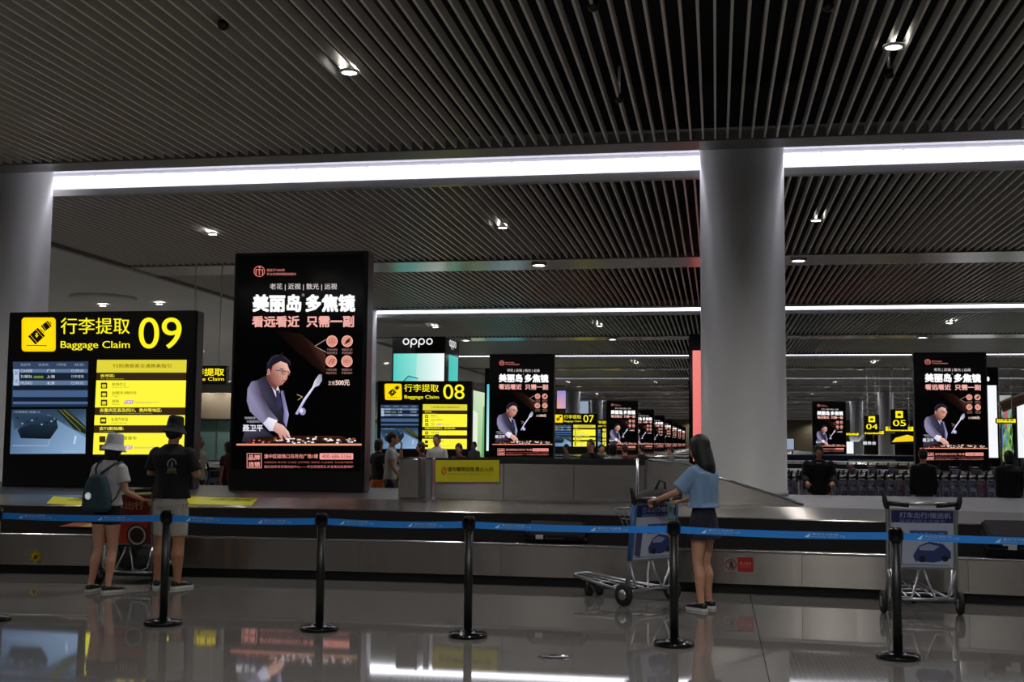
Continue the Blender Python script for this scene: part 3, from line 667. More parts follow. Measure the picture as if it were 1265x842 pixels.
    crt(X(560), Y(455)); crt(X(555), Y(660))
    a.txt('去重庆区县及四川、贵州等地区:', X(452), Y(491), X(732), Y(508), '#f4ec48', 2, .02); a.txt('To Other Districts and Neighbouring Provinces', X(452), Y(511), X(690), Y(517), '#b4a838', 2)
    a.rrect(X(454), Y(532), X(482), Y(560), .8, '#3c3010', 2); a.rrect(X(459), Y(540), X(478), Y(551), .6, '#e8dc38', 3); a.txt('长途汽车站', X(504), Y(533), X(580), Y(549), '#5c5418', 2, .01); a.txt('Coach Station', X(504), Y(553), X(574), Y(560), '#8c8428', 2)
    a.txt('去T2航站楼:', X(450), Y(574), X(560), Y(590), '#f4ec48', 2, .02); a.txt('To Terminal 2', X(450), Y(592), X(520), Y(597), '#b4a838', 2)
    a.rrect(X(450), Y(617), X(478), Y(645), .8, '#3c3010', 2); a.txt('T2/T3摆渡车', X(500), Y(617), X(620), Y(633), '#6c5c18', 2, .01); a.rrect(X(450), Y(655), X(478), Y(683), .8, '#3c3010', 2)
    a.build('guide_panel', M['screen'], root)
    return root
sg = sign_geo()
def number(root, s_):
    a = Art((-10.47, 16, .80), 16); a.txt(s_, 628/3.662, 370+81/3.662, 822/3.662, 370+221/3.662, '#fff01e', 1, .004 if s_ != '1' else 0); return a.build('carousel_number', M['screen'], root)
sg['label'] = 'largest black and yellow baggage claim sign numbered 09'
copies = [(dup(sg, (-10.47, 16+P*k, .80), 0, lab), s_) for k, s_, lab in ((1, '08', 'baggage claim sign numbered 08 in front of the tower sign'), (3, '07', 'small distant baggage claim sign numbered 07'), (4, '06', 'farthest claim sign, half hidden behind the one numbered 07'))]
number(sg, '09')
for o, s_ in copies: number(o, s_)

# ---- tower signs with lit faces
def tower(name, loc, w_, d_, h_, lab, front, right=None, head=.95, letters=None, z0=0.):
    t = thing(name, lab, 'advertising tower', loc, group='lit advertising towers')
    MB().bbox(0, w_, 0, d_, 0, h_, .03).build('cabinet', M['gloss'], t)
    a = Art((0, 0, 0), 0, False); front(a); a.build('front_screen', M['screen'], t)
    if right:
        a = Art((0, 0, 0), 0, False); right(a); o = a.build('side_screen', M['screen'], t); o.rotation_euler = (0, 0, math.pi/2); o.location = (w_, 0, 0)
    if letters:
        a = Art((0, 0, 0), 0, False)
        for (s_, x0, x1, z0_, z1_) in letters: a.txt(s_, x0, z0_, x1, z1_, '#f4f4f4', 1, .02)
        a.build('lettering', M['screen'], t)
    return t
def oppo(a, x0, z0, w_, h_):             # the four rounded letters
    u = w_/4; r = u*.42; zc = z0+h_*.6
    for i in range(4): a.ring(x0+u*(i+.5), zc, r, r*.36, '#f4f4f4', 1, 24)
    for i in (1, 2): a.rect(x0+u*(i+.5)-r, zc-r*1.75, x0+u*(i+.5)-r*.64, zc, '#f4f4f4', 2)
def f1(a):
    a.poly([(.06, .4), (1.88, .4), (1.88, 4.57), (.06, 4.57)], '', 0, ['#4cc0b8', '#ecfaf8', '#f4fcfa', '#58ccc0'])
    a.poly([(.06, .4), (.8, .4), (.9, 4.57), (.06, 4.57)], '', 1, ['#40b4b0', '#78d8d0', '#90e0d4', '#58ccc0'])
    a.poly([(.42, .4), (.42, 3.6), (.62, 3.80), (.95, 3.7), (.95, .4)], '', 2, ['#2c7c98', '#50b8bc', '#58c4c4', '#8cdcd8', '#58a8c0'])
    for q in ((.42, .4, .42, 3.6), (.42, 3.6, .62, 3.80), (.62, 3.78, .95, 3.7)): a.line(*q, .035, '#2a5c74', 3)
    a.poly([(.9, .4), (.9, 2.9), (1.2, 3.06), (1.42, 2.9), (1.42, .4)], '', 3, ['#285c94', '#3478a8', '#5894bc', '#4484b4', '#2c6498'])
    a.line(.5, 3.3, .7, 3.42, .05, '#205068', 4)
    oppo(a, .36, 4.76, 1.12, .38)
def f1r(a):
    a.poly([(.5, .4), (2.0, .4), (2.0, 4.57), (.5, 4.57)], '', 0, ['#40b0ac', '#4cbcb4', '#58c8bc', '#50c0b8']); oppo(a, .55, 4.76, 1.12, .38)
tower('tower_sign', (-11.16, 39.6, 0), 1.92, 2.2, 5.16, 'tall tower with white rounded letters over a turquoise screen, behind sign 08', f1, f1r)
def f2(a): a.poly([(.12, .3), (1.9, .3), (1.9, 3.5), (.12, 3.5)], '', 0, ['#d8f4f4', '#d8f4f4', '#58c8d0', '#50c0cc'])
tower('tower_sign', (-11.02, 55.6, .801), 2.0, 2.0, 4.28, 'tower with a narrow turquoise strip left of the second advertising screen', f2)
def f3(a): a.poly([(.12, .2), (1.9-.02, .2), (1.9-.02, 3.55), (.12, 3.55)], '', 0, ['#e87070', '#d86060', '#d86060', '#f08880'])
tower('tower_sign', (-.82, 36.0, .801), 2.4, 2.2, 4.05, 'tower with a salmon red strip of screen at the left edge of the middle column', f3)
def f4(a): a.poly([(.06, 1.0), (2.02, 1.0), (2.02, 4.42), (.06, 4.42)], '#f2f4f8', 0); a.disc(1.66, 4.72, .06, .12, '#f4f4f4', 0, 10)
tower('tower_sign', (at(1233, 455, Y=58.8).x-2.12, 58.8, 0), 2.12, 2.0, 5.28, 'tower with a white screen right of the right-hand advertising screen', f4)

# ---- lit advertising panels and signs along the sides
def panel(loc, w_, h_, rz, lab, draw, frame=M['black']):
    t = thing('light_box', lab, 'advertising panel', loc, rz, 'lit panels along the hall')
    MB().bbox(-.06, w_+.06, 0, .25, -.06, h_+.06, .02).build('frame', frame, t)
    a = Art((0, 0, 0), 0, False); draw(a, w_, h_); a.build('lit_face', M['screen'], t)
    for x in (.1, w_-.1): MB().tube([(x, .125, -loc[2]), (x, .125, -.06)], .05, 8).build('support_post', M['black'], t)
    return t
def green(a, w_, h_):
    a.poly([(0, 0), (w_, 0), (w_, h_), (0, h_)], '', 0, ['#7cb46c', '#a4c890', '#d4e4c4', '#c4dcb8'])
    a.poly([(w_*.45, 0), (w_*.8, 0), (w_*.75, h_*.9), (w_*.5, h_*.8)], '', 1, ['#4c9450', '#6cac60', '#9cc890', '#6cb070'])
    a.poly([(w_*.1, 0), (w_*.3, 0), (w_*.32, h_*.7), (w_*.12, h_*.75)], '', 1, ['#dce8c8', '#e8f0dc', '#e0ecd0', '#e8f0e0'])
    a.line(w_*.62, h_*.3, w_*.66, h_*.62, w_*.05, '#c05048', 2)
panel((-13.4, 63, .2), 8.5, 4.2, math.pi/2, 'pale green lit panel between claim sign 08 and the second advertising screen', green)
def plants(a, w_, h_):
    a.poly([(0, 0), (w_, 0), (w_, h_), (0, h_)], '', 0, ['#4c7c34', '#6c9c48', '#8c9c98', '#a0a8a8'])
    rnd = random.Random(2)
    for i in range(60):
        x = rnd.uniform(0, w_); z = rnd.uniform(0, h_*.62); a.poly([(x, z), (x+.07, z+.3), (x+.02, z+.5), (x-.05, z+.25)], rnd.choice(['#3c6c2c', '#78a850', '#a8c478', '#284c20', '#5c8c9c']), 1)
    a.poly([(w_*.5, h_*.5), (w_*.66, h_*.62), (w_*.7, h_*.85), (w_*.55, h_), (w_*.42, h_*.8), (w_*.4, h_*.6)], '#c85860', 2)
    a.poly([(w_*.12, h_*.2), (w_*.2, h_*.2), (w_*.22, h_*.6), (w_*.14, h_*.6)], '#5c6c9c', 2)
x0 = at(1235, 500, Y=60).x; x1 = at(1252, 500, Y=60).x
panel((x0, 60, .8), x1-x0-.1, 3.2, 0, 'lit plant picture at the right edge under a yellow sign', plants)
def whitey(a, w_, h_):
    a.rect(0, 0, w_, h_, '#eef2f4', 0)
    for i in range(12): a.poly([(.3+.05*i, .9), (.34+.05*i, .9), (.1+.13*i, 1.5+.05*(i % 4))], '#c4ccd0', 1)
panel((x1+.1, 59.8, 1.0), 6.5, 3.0, 0, 'large white lit panel at the right edge beside the plant picture', whitey)
def sunset(a, w_, h_): a.poly([(0, 0), (w_, 0), (w_, h_), (0, h_)], '', 0, ['#e8a488', '#c0a0c0', '#8c8cd0', '#9484cc'])
v = at(688, 501, Y=85); panel((v.x, 85, v.z-.2), .65, 1.3, 0, 'tiny orange and violet lit panel above the sign numbered 07', sunset)
def bluish(a, w_, h_): a.rect(0, 0, w_, h_, '#8c9cac', 0)
v = at(716, 512, Y=118); panel((v.x, 118, v.z), .9, 1.6, 0, 'tiny blue-grey lit panel between the two far left columns', bluish)
v = at(974, 555, Y=90); panel((v.x-1.0, 90, v.z), 1.4, .8, 0, 'small white lit panel just right of the middle column', bluish)
v = at(1046, 560, Y=92); panel((v.x, 92, v.z), .5, .9, 0, 'small white lit panel between far screen and far column', whitey)
# wooden arch over the right-hand panels
mb = MB(); pts = []
for i in range(13): t = i/12; p = at(1236+60*t, 503-14*math.sin(t*math.pi*.6), Y=57); pts.append(p)
mb.tube(pts, .16, 8, flat=1.6); o = mb.build('arch_beam', M['wood']); tag(o, 'pale wooden curved beam above the white panel at the right edge', 'beam')
MB().bbox(-.03, .03, -.03, .03, -pts[0].z, .05, .01).build('support_post', M['wood'], o); o.children[-1].location = pts[0]
MB().bbox(-.1, .1, -.1, .1, -pts[-1].z, .05, .02).build('support_post', M['wood'], o); o.children[-1].location = pts[-1]

# hanging direction signs
def hang(px, py, Y, w_, h_, lab, draw, th=.2):
    v = at(px, py, Y=Y); t = thing('hanging_sign', lab, 'sign', (v.x, Y, v.z), group='black hanging signs')
    MB().bbox(-w_/2, w_/2, 0, th, -h_/2, h_/2, .02).build('sign_body', M['black'], t)
    a = Art((0, 0, 0), 0, False); draw(a, w_, h_); a.build('lettering', M['screen'], t)
    MB().tube([(-w_*.3, th/2, h_/2), (-w_*.3, th/2, ZC-v.z)], .015, 6).build('hanger', M['lamp_rim'], t); MB().tube([(w_*.3, th/2, h_/2), (w_*.3, th/2, ZC-v.z)], .015, 6).build('hanger', M['lamp_rim'], t)
    return t
Yl = '#ffe81c'
def numsign(s_):
    def d(a, w_, h_):
        a.rect(-w_*.22, h_*.08, w_*.22, h_*.42, Yl, 0); a.rect(-w_*.1, h_*.18, w_*.1, h_*.30, '#302808', 1); a.txt(s_, -w_*.38, -h_*.32, w_*.38, -h_*.02, Yl, 1, .01)
    return d
hang(1111, 518, 60, .80, 1.0, 'black hanging sign with yellow number 05, right of the far column', numsign('05'))
hang(1077, 523, 66, .78, .95, 'black hanging sign with yellow number 04, left of the far column', numsign('04'))
def barsign(txt, en):
    def d(a, w_, h_): a.rect(-w_/2+.04, -h_/2+.04, w_/2-.04, h_/2-.04, Yl, 0); a.txt(txt, -w_*.4, -.02, w_*.35, h_*.36, '#302808', 1, .02); a.txt(en, -w_*.4, -h_*.36, w_*.3, -h_*.16, '#302808', 1)
    return d
hang(1112, 529.5, 62, 1.5, .30, 'nearer yellow bar sign, right of the far column', barsign('国内出口', 'Domestic exit'), .1)
hang(1080, 534, 68, 1.1, .26, 'farther yellow bar sign, left of the far column', barsign('出口', 'Exit'), .1)
hang(1050, 536, 75, 1.1, .22, 'small yellow bar sign between far screen and far column', barsign('出口', 'Exit'), .1)
hang(1243, 519.5, 54, .85, .24, 'small yellow bar sign at the right edge in front of the plant picture', barsign('行李查询', 'Baggage enquiry'), .1)
def wsign(a, w_, h_): a.txt('服务台', -w_*.46, -h_*.35, w_*.46, h_*.35, '#e8ecec', 1, .02)
hang(1074, 547, 80, .9, .32, 'dark sign with white lettering between the far right columns', wsign, .1)
def ysign(a, w_, h_): a.poly([(-w_*.45, -h_*.3), (w_*.45, -h_*.2), (w_*.45, h_*.25), (w_*.2, h_*.4), (-w_*.3, h_*.1)], '#f0cc20', 0)
hang(1115, 542, 80, 1.5, .7, 'yellow lit sign right of the far column', ysign, .1)
def lsign(a, w_, h_): a.txt('行李提取', -w_*.46, -.02, w_*.46, h_*.36, Yl, 1, .02); a.txt('Baggage Claim', -w_*.46, -h_*.36, w_*.46, -h_*.12, Yl, 1, .01)
hang(252, 463, 26, 1.1, .44, 'small black sign with yellow lettering hanging right of claim sign 09', lsign)

# shop fronts on the left, seen through the gap between sign and billboard
sf = struct(MB().box(XL, -14.5, 82, 82.3, 0, ZC).build('wall_left.001', M['plaster']))
fs = thing('shop_front', 'glass shop front under a beige fascia, between claim sign 09 and the billboard', 'shop front', (-40, 80, 0))
MB().bbox(0, 22, 0, .6, 3.0, 4.9, .03).build('fascia', M['beige'], fs)
MB().box(0, 22, .5, 1.9, 2.95, 3.0).build('soffit', M['plaster'], fs)
for i in range(10): MB().box(.05+2.2*i, 2.15+2.2*i, .3, .33, .05, 2.95).build('glass_pane', M['glass'], fs)
for i in range(11): MB().bbox(-.05+2.2*i, .05+2.2*i, .25, .38, 0, 2.98, .01).build('mullion', M['alu'], fs)
for i, (x, nm) in enumerate(((-36.2, 'left'), (-34.4, 'middle'), (-32.6, 'right'))): place_light(x, 79.2, f'{nm} small downlight in front of the beige shop fascia', 60, 1.3)
# dark enquiry counters far at the right
ct = thing('service_counter', 'long dark blue counter far behind the trolleys on the right', 'counter', (7.5, 59.2, 0))
MB().bbox(-6, 3.1, 0, .6, 0, 1.02, .02).build('counter_body', M['counter_blue'], ct); MB().bbox(-6.05, 3.15, -.05, .65, 1.02, 1.06, .01).build('counter_top', M['alu'], ct)
a = Art((0, 0, 0), 0, False); a.rect(-1.2, .55, 1.0, .85, '#c8ccd0', 1); a.rect(-1.1, .62, .5, .78, '#c03434', 2); a.build('notice', M['print'], ct)

# ================================================================== BARRIER
posts = [(-5.97, 9.08), (-4.5, 9.2), (-3.16, 9.21), (-1.93, 9.17), (-.325, 9.13), (1.275, 8.94), (2.95, 8.85)]
PL = ['leftmost black barrier post, only its base edge in view', 'black barrier post in front of the man in black', 'black barrier post below the largest advertising screen', 'black barrier post in the middle of the line, left of the luggage cart', 'black barrier post beside the girl in blue', 'black barrier post in front of the lone luggage trolley at right', 'rightmost black barrier post beyond the frame']
st = thing('barrier_post', PL[0], 'barrier post', (*posts[0], 0), group='black barrier posts in a line')
MB().lathe([(.001, 0), (.148, 0), (.155, .006), (.155, .022), (.148, .032), (.09, .042), (.045, .055), (.036, .062), (.001, .062)], 36).build('base', M['gloss'], st, True)
MB().lathe([(.033, .05), (.033, .84)], 20).build('pole', M['black'], st, True)
MB().lathe([(.033, .825), (.042, .83), (.044, .84), (.044, .92), (.040, .932), (.001, .934)], 20).build('belt_head', M['gloss'], st, True)
MB().bbox(-.051, -.04, -.018, .018, .845, .91, .003).bbox(.04, .051, -.018, .018, .845, .91, .003).build('belt_slot', M['black'], st)
for p_, l_ in zip(posts[1:], PL[1:]): dup(st, (*p_, 0), label=l_)
BL = ['blue barrier belt at far left, in front of the white-hatted woman', 'blue barrier belt right of the man in black', 'blue barrier belt below the largest advertising screen', 'blue barrier belt in front of the feed conveyor, left of the cart', 'blue barrier belt between the girl in blue and the lone trolley', 'blue barrier belt at far right in front of the lone trolley']
for i in range(6):
    a, b = Vector((*posts[i], .868)), Vector((*posts[i+1], .868)); d = b-a; L = d.length-.09; ang = math.atan2(d.y, d.x); d.normalize()
    o = MB(); N = 12; H_ = .026
    vs = []
    for s_ in range(N+1):
        x = L*s_/N; sag = -.012*(1-(2*s_/N-1)**2); vs.append([Vector((x, -.0012, sag-H_)), Vector((x, -.0012, sag+H_)), Vector((x, .0012, sag+H_)), Vector((x, .0012, sag-H_))])
    o.rings(vs); o = o.build('barrier_belt', M['tape']); o.location = a+d*.045; o.rotation_euler = (0, 0, ang); tag(o, BL[i], 'barrier belt', 'blue belts between the barrier posts')
    n_ = max(2, round(L/.62))
    for q in range(n_):
        t = MB()
        x = L*(q+.28)/n_; sag = -.012*(1-(2*x/L-1)**2); y = -.003
        t.add([(x-.05, y, sag-.014), (x-.02, y, sag-.016), (x-.005, y, sag+.016), (x-.028, y, sag+.002)], [(0, 1, 2, 3)])
        text(t, '重庆江北机场', x+.005, x+.19, sag+.001, sag+.017, y, None, 0, .02); text(t, 'CHONGQING AIRPORT', x-.01, x+.19, sag-.016, sag-.005, y, None, 0, .01); text(t, 'CQ', x+.20, x+.24, sag-.012, sag+.004, y, None, 0, .01)
        t.build('belt_print', M['tapeprint'], o)
v = at(685, 812, z=0)
fo = thing('floor_socket', 'small round metal floor socket lid in the polished floor, lower middle', 'floor socket', (v.x, v.y, 0))
MB().lathe([(.001, .0), (.12, .0), (.12, .004), (.112, .006), (.10, .006), (.098, .003), (.001, .003)], 32).build('lid_ring', M['chrome'], fo, True)
MB().box(-.03, .03, -.008, .008, .003, .006).build('lid_grip', M['steel_dark'], fo)

# ================================================================== TROLLEYS
def cart(label, loc, rz, style, group=None):
    t = thing('luggage_trolley', label, 'luggage trolley', loc, rz, group)
    W2 = .30
    mb = MB()
    for s in (-1, 1):
        mb.tube([(s*W2, .04, .13), (s*W2, .0, .45), (s*W2, -.06, .97), (s*W2, -.08, 1.0)], .016, 8)
        mb.tube([(s*W2, .04, .14), (s*.27, .10, .13), (s*.20, .5, .155), (s*.13, .92, .19)], .015, 8)
        mb.tube([(s*W2, .0, .40), (s*.24, .06, .16), (s*.20, .10, .145)], .012, 8)
        mb.tube([(s*.27, .03, .40), (s*.25, -.03, .19), (s*.20, -.05, .16), (s*.10, -.05, .16), (s*.05, .0, .30), (s*.02, .01, .40)], .011, 8)
    mb.tube([(-.13, .92, .19), (-.08, .97, .2), (.08, .97, .2), (.13, .92, .19)], .015, 8)
    mb.tube([(-W2, .0, .42), (W2, .0, .42)], .013, 8); mb.tube([(-W2, .04, .13), (W2, .04, .13)], .016, 8)
    for y in (.3, .55, .80): mb.tube([(-.235+.12*y, y, .148+.02*y), (.235-.12*y, y, .148+.02*y)], .009, 6)
    for x in (-.1, 0, .1): mb.tube([(x*1.2, .1, .15), (x, .93, .19)], .008, 6)
    mb.build('frame', M['alu'] if style != 'blue' else M['alu'], t, True)
    if style == 'blue':
        
        for s in (-1, 1): MB().tube([(s*W2+s*.001, .0, .42), (s*W2+s*.001, -.06, .97)], .021, 8).build('blue_sleeve', M['blue_frame'], t, True)
    mb = MB(); mb.tube([(-.21, -.085, 1.0), (.21, -.085, 1.0)], .017, 10); mb.build('handle_bar', M['alu'], t, True)
    for s in (-1, 1): MB().tube([(s*.31, -.08, 1.0), (s*.12, -.095, .985)], .022, 8).build('brake_bar', M['black'], t, True)
    for s in (-1, 1):
        MB().tube([(s*.31, -.07, .97), (s*.325, -.075, 1.02), (s*.335, -.06, 1.09)], [.026, .024, .016], 10, dome=True).build('grip', M['rubber'], t, True)
    # advert board
    tb = Matrix.Translation((0, -.035, .67)) @ Matrix.Rotation(R(6.5), 4, 'X')
    bd = MB(); bd.bbox(-.285, .285, -.008, .008, -.255, .285, .004, T=tb); bd = bd.build('advert_board', M['alu'], t)
    for sgn in ((-1, 1) if group is None else (-1,)):
        a = Art((0, 0, 0), 0, False)
        if style == 'red':
            a.rect(-.27, -.24, .27, .27, '#6c1c14', 0); a.poly([(-.27, -.24), (.1, -.24), (.27, 0), (.27, .1), (-.2, 0)], '#a82c18', 1); a.disc(.12, -.15, .12, .12, '#241818', 2, 20); a.ring(.12, -.15, .10, .02, '#b0a49c', 3, 20); a.disc(-.15, -.18, .07, .05, '#88809a', 2); a.txt('畅享出行', -.22, .12, .2, .2, '#d8b488', 2, .02); a.line(-.25, .05, .25, .08, .01, '#2c0c0c', 2)
        else:
            a.rect(-.27, -.24, .27, .27, '#aab2c4' if style != 'pink' else '#a83c6c', 0); a.rect(-.27, .16, .27, .27, '#14225c' if style != 'pink' else '#7c1c4c', 1)
            a.txt('打车出行/接送机', -.2, .20, .25, .255, '#b4bcd8', 2, .02); a.txt('就用滴嗒专车服务', -.2, .155, .2, .19, '#8c98c8', 2, .01)
            a.poly([(-.26, -.2), (-.18, -.22), (-.17, .06), (-.26, .08)], '#3c4468', 1); a.rect(-.11, .0, .22, .09, '#3c4c94', 2); a.txt('立减50元', -.09, .015, .20, .075, '#a4aed8', 3, .02)
            a.poly([(-.08, -.14), (-.03, -.05), (.06, -.01), (.18, -.03), (.25, -.10), (.25, -.16), (.1, -.2), (-.06, -.19)], '#2c3c70', 2); a.poly([(-.03, -.06), (.05, -.03), (.15, -.05), (.1, -.09), (-.02, -.09)], '#8c98b8', 3); a.disc(0, -.17, .03, .03, '#141828', 3, 12); a.disc(.2, -.16, .03, .03, '#141828', 3, 12); a.line(-.25, -.22, .24, -.225, .008, '#5c6888', 2)
        o = a.build('advert_print', M['print'], bd)
        o.matrix_local = tb @ Matrix.Translation((0, -.008*(1 if sgn < 0 else -1), 0)) @ (Matrix.Identity(4) if sgn < 0 else Matrix.Rotation(math.pi, 4, 'Z'))
    # small basket in front of the handle
    mb = MB()
    for z, w_, y in ((.72, .20, .16), (.80, .23, .19), (.90, .26, .22)):
        mb.tube([(-w_, -.02, z), (-w_, y, z), (w_, y, z), (w_, -.02, z)], .006, 6)
    for i in range(8): x = -1+2*i/7; mb.tube([(x*.26, .22, .90), (x*.20, .16, .72), (x*.20, -.02, .72)], .0045, 5)
    mb.build('basket', M['chrome'], t, True)
    for s in (-1, 1):
        wl = MB(); wl.rings([[Vector((s*(.335+dx), .04+r_*math.cos(q), .105+r_*math.sin(q))) for q in (2*math.pi*j/20 for j in range(20))] for r_, dx in ((.05, -.022), (.098, -.022), (.105, -.012), (.105, .012), (.098, .022), (.05, .022))]); wl = wl.build('wheel', M['rubber'], t, True)
        MB().rings([[Vector((s*(.335+dx), .04+r_*math.cos(q), .105+r_*math.sin(q))) for q in (2*math.pi*j/14 for j in range(14))] for r_, dx in ((.01, -.026), (.05, -.024), (.05, .024), (.01, .026))]).build('hub', M['alu'], wl, True)
    for s in (-1, 1):
        wl = MB().rings([[Vector((s*.07+dx, .78+r_*math.cos(q), .055+r_*math.sin(q))) for q in (2*math.pi*j/14 for j in range(14))] for r_, dx in ((.02, -.014), (.055, -.014), (.055, .014), (.02, .014))]).build('front_wheel', M['rubber'], t, True)
    MB().tube([(-.09, .78, .06), (-.09, .80, .15), (.09, .80, .15), (.09, .78, .06)], .01, 6).build('caster_fork', M['steel_dark'], t, True)
    return t
cart('lone luggage trolley with a blue and white advert board, standing at right by the carousel', (1.83, 11.28, 0), R(2), 'silver')
cg = cart('luggage trolley with blue posts and a long silver platform, pushed by the girl in blue', (-.62, 11.42, 0), R(50), 'blue')
cl_ = cart('luggage trolley with a red advert board between the white-hatted woman and the man', (-6.08, 11.55, 0), R(0), 'red')
# nested rows of trolleys on the right, behind the carousel
pr = cart('x', (0, 0, 0), 0, 'silver', 'nested trolleys in the front row'); pr['label'] = 'x'
pk = cart('x', (0, 0, 0), 0, 'pink', 'nested trolleys in the front row')
def ordn(i): return ['first', 'second', 'third', 'fourth', 'fifth', 'sixth', 'seventh', 'eighth', 'ninth', 'tenth', 'eleventh', 'twelfth', 'thirteenth', 'fourteenth', 'fifteenth', 'sixteenth', 'seventeenth', 'eighteenth', 'nineteenth', 'twentieth', 'twenty-first', 'twenty-second', 'twenty-third', 'twenty-fourth', 'twenty-fifth', 'twenty-sixth', 'twenty-seventh', 'twenty-eighth', 'twenty-ninth', 'thirtieth', 'thirty-first', 'thirty-second'][i]
used = {id(pr): False, id(pk): False}
for i in range(32):
    x = 1.05+.155*i; y = 20.3+.045*i
    src = pk if i in (2, 13, 22) else pr
    lab = f'{ordn(i)} trolley from the column in the front nested row' + (', with a pink board' if src is pk else '')
    if not used[id(src)]: src.location = (x, y, 0); src.rotation_euler = (0, 0, R(-76)); src['label'] = lab; used[id(src)] = True
    else: dup(src, (x, y, 0), R(-76), lab)
for i in range(16):
    dup(pr, (2.4+.5*i, 30.5+.04*i, 0), R(-78), f'{ordn(i)} trolley from the left in the farther nested row', 'nested trolleys in the far row')
cart('empty silver trolley in front of the trolley row, beside the broad dark figure', (1.62, 20.05, 0), R(180), 'silver').scale = (.95,)*3
cart('blue-boarded trolley seen through the gap left of the largest billboard', (-9.05, 20.6, 0), R(60), 'blue')

# luggage
def suitcase(lab, loc, rz, m, size=(.62, .42, .24), roll=0, tags=True):
    t = thing('suitcase', lab, 'suitcase', loc, rz)
    sx, sy, sz = size
    o = MB().bbox(-sx/2, sx/2, -sy/2, sy/2, 0, sz, .035).build('shell', m, t); o.modifiers.new('b', 'BEVEL').width = .012
    MB().bbox(-sx/2-.003, sx/2+.003, -sy/2-.003, sy/2+.003, sz*.47, sz*.53, .003).build('zip_band', M['black'], t)
    MB().tube([(-.09, -sy/2-.005, sz*.6), (-.08, -sy/2-.03, sz*.6), (.08, -sy/2-.03, sz*.6), (.09, -sy/2-.005, sz*.6)], .01, 6).build('handle', M['rubber'], t, True)
    for a_ in (-1, 1): MB().tube([(sx/2+.0, a_*sy*.35, .03), (sx/2+.035, a_*sy*.35, .03)], .026, 10).build('wheel', M['rubber'], t, True)
    if tags: MB().bbox(-.2, -.12, -sy/2-.012, -sy/2-.004, sz*.5, sz*.85, .002).build('luggage_tag', M['sole'], t)
    return t
def onbelt(x, d, tilt=1): return (x, yc(x)+d, .40+.307*(d))
s1 = suitcase('flat dark suitcase with a white tag riding on the belt, middle of the picture', onbelt(-1.72, .30), 0, M['suitcase'], (.62, .4, .13)); s1.rotation_euler = (R(17), 0, R(2))
s2 = suitcase('dark suitcase with white tags on the belt at the right edge', onbelt(2.98, .30), 0, M['suitcase'], (.75, .5, .24)); s2.rotation_euler = (R(17), 0, R(-4))
MB().bbox(-.25, -.16, -.26, -.253, .16, .20, .001).bbox(-.05, .05, -.26, -.253, .13, .165, .001).build('luggage_tag', M['sole'], s2)
a = Art((0, 0, 0), 0, False); a.poly([(-.24, -.06), (.16, -.06), (.24, .07), (-.12, .07)], '#8c3020', 0); a.poly([(.0, -.06), (.16, -.06), (.24, .07), (.1, .05)], '#b09040', 1); a.txt('登机', -.14, -.03, .0, .03, '#c88860', 2, .02)
x_ = at(93, 652, Y=12.5).x; o = a.build('belt_advert', M['print']); d_ = .34; o.location = (x_, yc(x_)+d_, .42+.307*d_); o.rotation_euler = (R(-72), 0, 0); tag(o, 'red and yellow printed advert on the black belt left of the white-hatted woman', 'advert')
bg = thing('duffel_bag', 'dark green duffel bag on the trolley between woman and man', 'bag', (-6.08, 11.85, .17))
remesh(MB().stack([(.0, .20, .24), (.02, .23, .28), (.14, .24, .29), (.24, .22, .27), (.29, .15, .2), (.30, .05, .1)], 20, pw=3), .015, 'bag_body', M['bag_green'], bg)
MB().tube([(-.08, -.27, .12), (-.08, -.32, .24), (.08, -.32, .24), (.08, -.27, .12)], .012, 6).build('strap', M['black'], bg, True)
bk = thing('backpack', 'dark grey backpack lying in the basket of the girl\'s trolley', 'bag', (-.64, 11.44, .90))
remesh(MB().tube([(-.12, .02, .02), (-.05, .01, .06), (.04, 0, .09), (.11, 0, .12)], [.07, .105, .11, .08], 14, dome=True), .012, 'bag_body', M['bag_grey'], bk)
MB().tube([(.06, -.03, .18), (.10, -.03, .27), (.15, 0, .25), (.15, .02, .15)], .011, 8).build('grab_loop', M['black'], bk, True)
MB().bbox(-.04, .08, -.115, -.098, .02, .12, .008).build('front_pocket', M['bag_green'], bk)
wb = thing('water_bottle', 'small greenish bottle in the basket by the girl\'s hand', 'bottle', (-.43, 11.30, .80))
MB().lathe([(.001, 0), (.03, 0), (.032, .02), (.032, .14), (.014, .18), (.014, .2), (.001, .2)], 14).build('bottle_body', M['glass'], wb, True); MB().lathe([(.001, .2), (.016, .2), (.016, .22), (.001, .22)], 12).build('cap', M['sole'], wb, True)
mp = thing('steel_pole', 'thin bright steel pole standing on the island behind the girl\'s backpack', 'pole', (-.93, 14.1, .80))
MB().lathe([(.001, 0), (.07, 0), (.07, .012), (.018, .02), (.018, .54), (.001, .55)], 12).build('pole_body', M['chrome'], mp, True)

